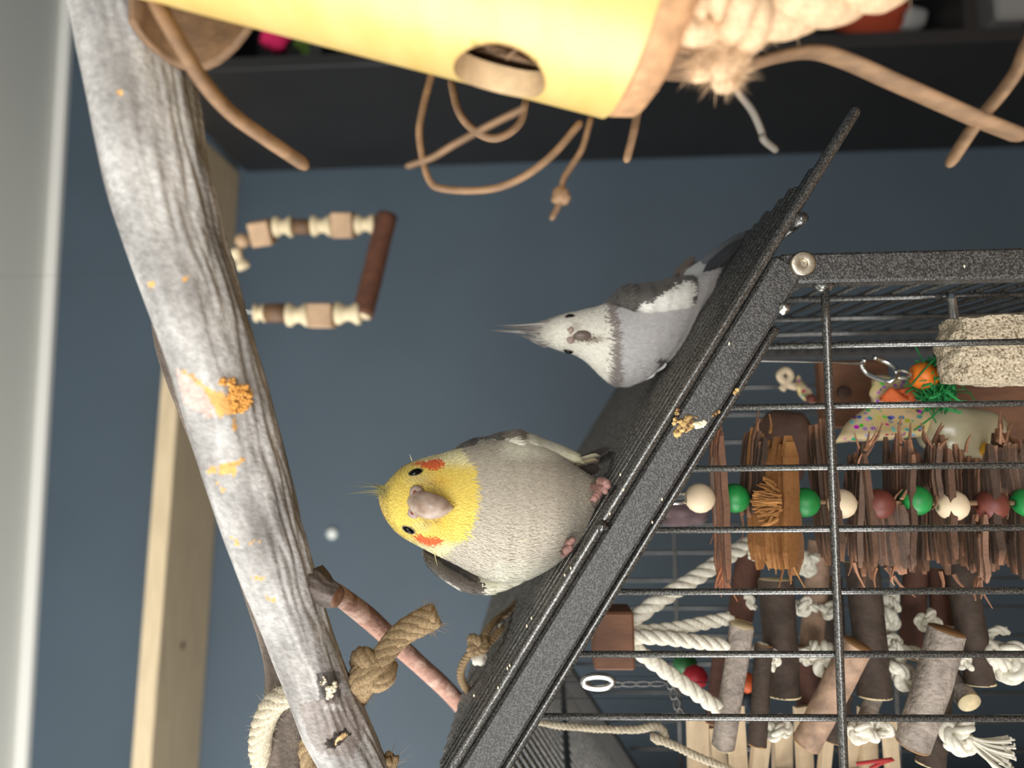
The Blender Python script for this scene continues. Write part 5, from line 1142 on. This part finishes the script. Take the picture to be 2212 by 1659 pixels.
mo = mat('orange_print', (226, 110, 60), 0.8, var=0.2, vscale=150); sheet('flap', [(1902, 868), (1978, 866), (1972, 838), (1912, 842)], 0.352, 0.354, mo, t, 0.002)
t = thing('paper_tassel', 'small confetti paper toy with cream curl near the cage corner post', 'bird toy', H(1720, 830, 0.42))
obj('curl', *tube(smooth_path([H(u, v, 0.42) for u, v in ((1735, 836), (1712, 834), (1694, 826), (1684, 810), (1698, 800), (1708, 812), (1700, 826), (1688, 842))], 40), 0.0022, 8), m_cotton if False else m_raw, t)
sheet('strip', [(1728, 812), (1768, 870), (1752, 876), (1722, 836)], 0.42, 0.415, mp, t, 0.002); obj('bead', *ball(H(1752, 862, 0.412), 0.0028), m_dye_b, t)
# --- brown plank, cardboard tube, block and clear tube behind
t = tag(obj('wood_plank', *boxv(H(2140, 905, 0.385), ez*0.032+ex*0.004, ex*0.022, ey*0.004, 0.0008), m_walnut, None, False), 'wide brown wooden plank standing behind the pumice perch', 'plank')
t = tag(obj('wood_plank', *boxv(H(1842, 852, 0.41), ez*0.019, ex*0.019, ey*0.004, 0.0008), m_walnut, None, False), 'square brown wooden plank behind the steel clip and confetti paper', 'plank')
obj('knot_hole', *lathe(H(1824, 848, 0.405), (0, -1, 0), [(0.004, -0.001), (0.0035, 0.0008), (0.001, 0.0006)], 16), mat('knot_wood', (66, 44, 32), 0.8), t)
t = tag(obj('coconut_piece', *ball(H(1690, 965, 0.39), 0.0185, 24, 14, sc=(1.15, 0.7, 0.9), lump=0.25, seed=6), mat('coconut_shell', (92, 66, 54), 0.7, var=0.2, vscale=120, bump=0.4, bscale=300)), 'rounded brown coconut shell piece behind the chewed bark slabs', 'bird toy')
t = tag(obj('coconut_piece', *ball(H(1476, 1110, 0.37), 0.010, 24, 14, sc=(0.7, 0.6, 1.2), lump=0.4, seed=9), mat('coconut_husk', (110, 90, 92), 0.8, var=0.2, vscale=120, bump=0.4, bscale=300)), 'small grey brown husk piece behind the top cream bead', 'bird toy')
t = thing('treat_tube', 'cloudy plastic tube with a yellow foot behind the bark slabs', 'tube', H(2050, 935, 0.36))
V, Fc = lathe(H(2055, 930, 0.362), nz(ez+0.12*ex), [(0.0045, -0.022), (0.0105, -0.021), (0.012, -0.016), (0.0125, 0.004), (0.010, 0.012), (0.006, 0.015)], 28); obj('tube', V, Fc, mat('cloudy_plastic', (176, 166, 136), 0.25, var=0.1, vscale=90, spec=0.7), t)
V, Fc = lathe(H(2130, 972, 0.35), ez, [(0.003, -0.0015), (0.0035, 0), (0.003, 0.0015)], 16); obj('foot', V, Fc, mat('yellow_plastic', (238, 180, 30), 0.5), t)
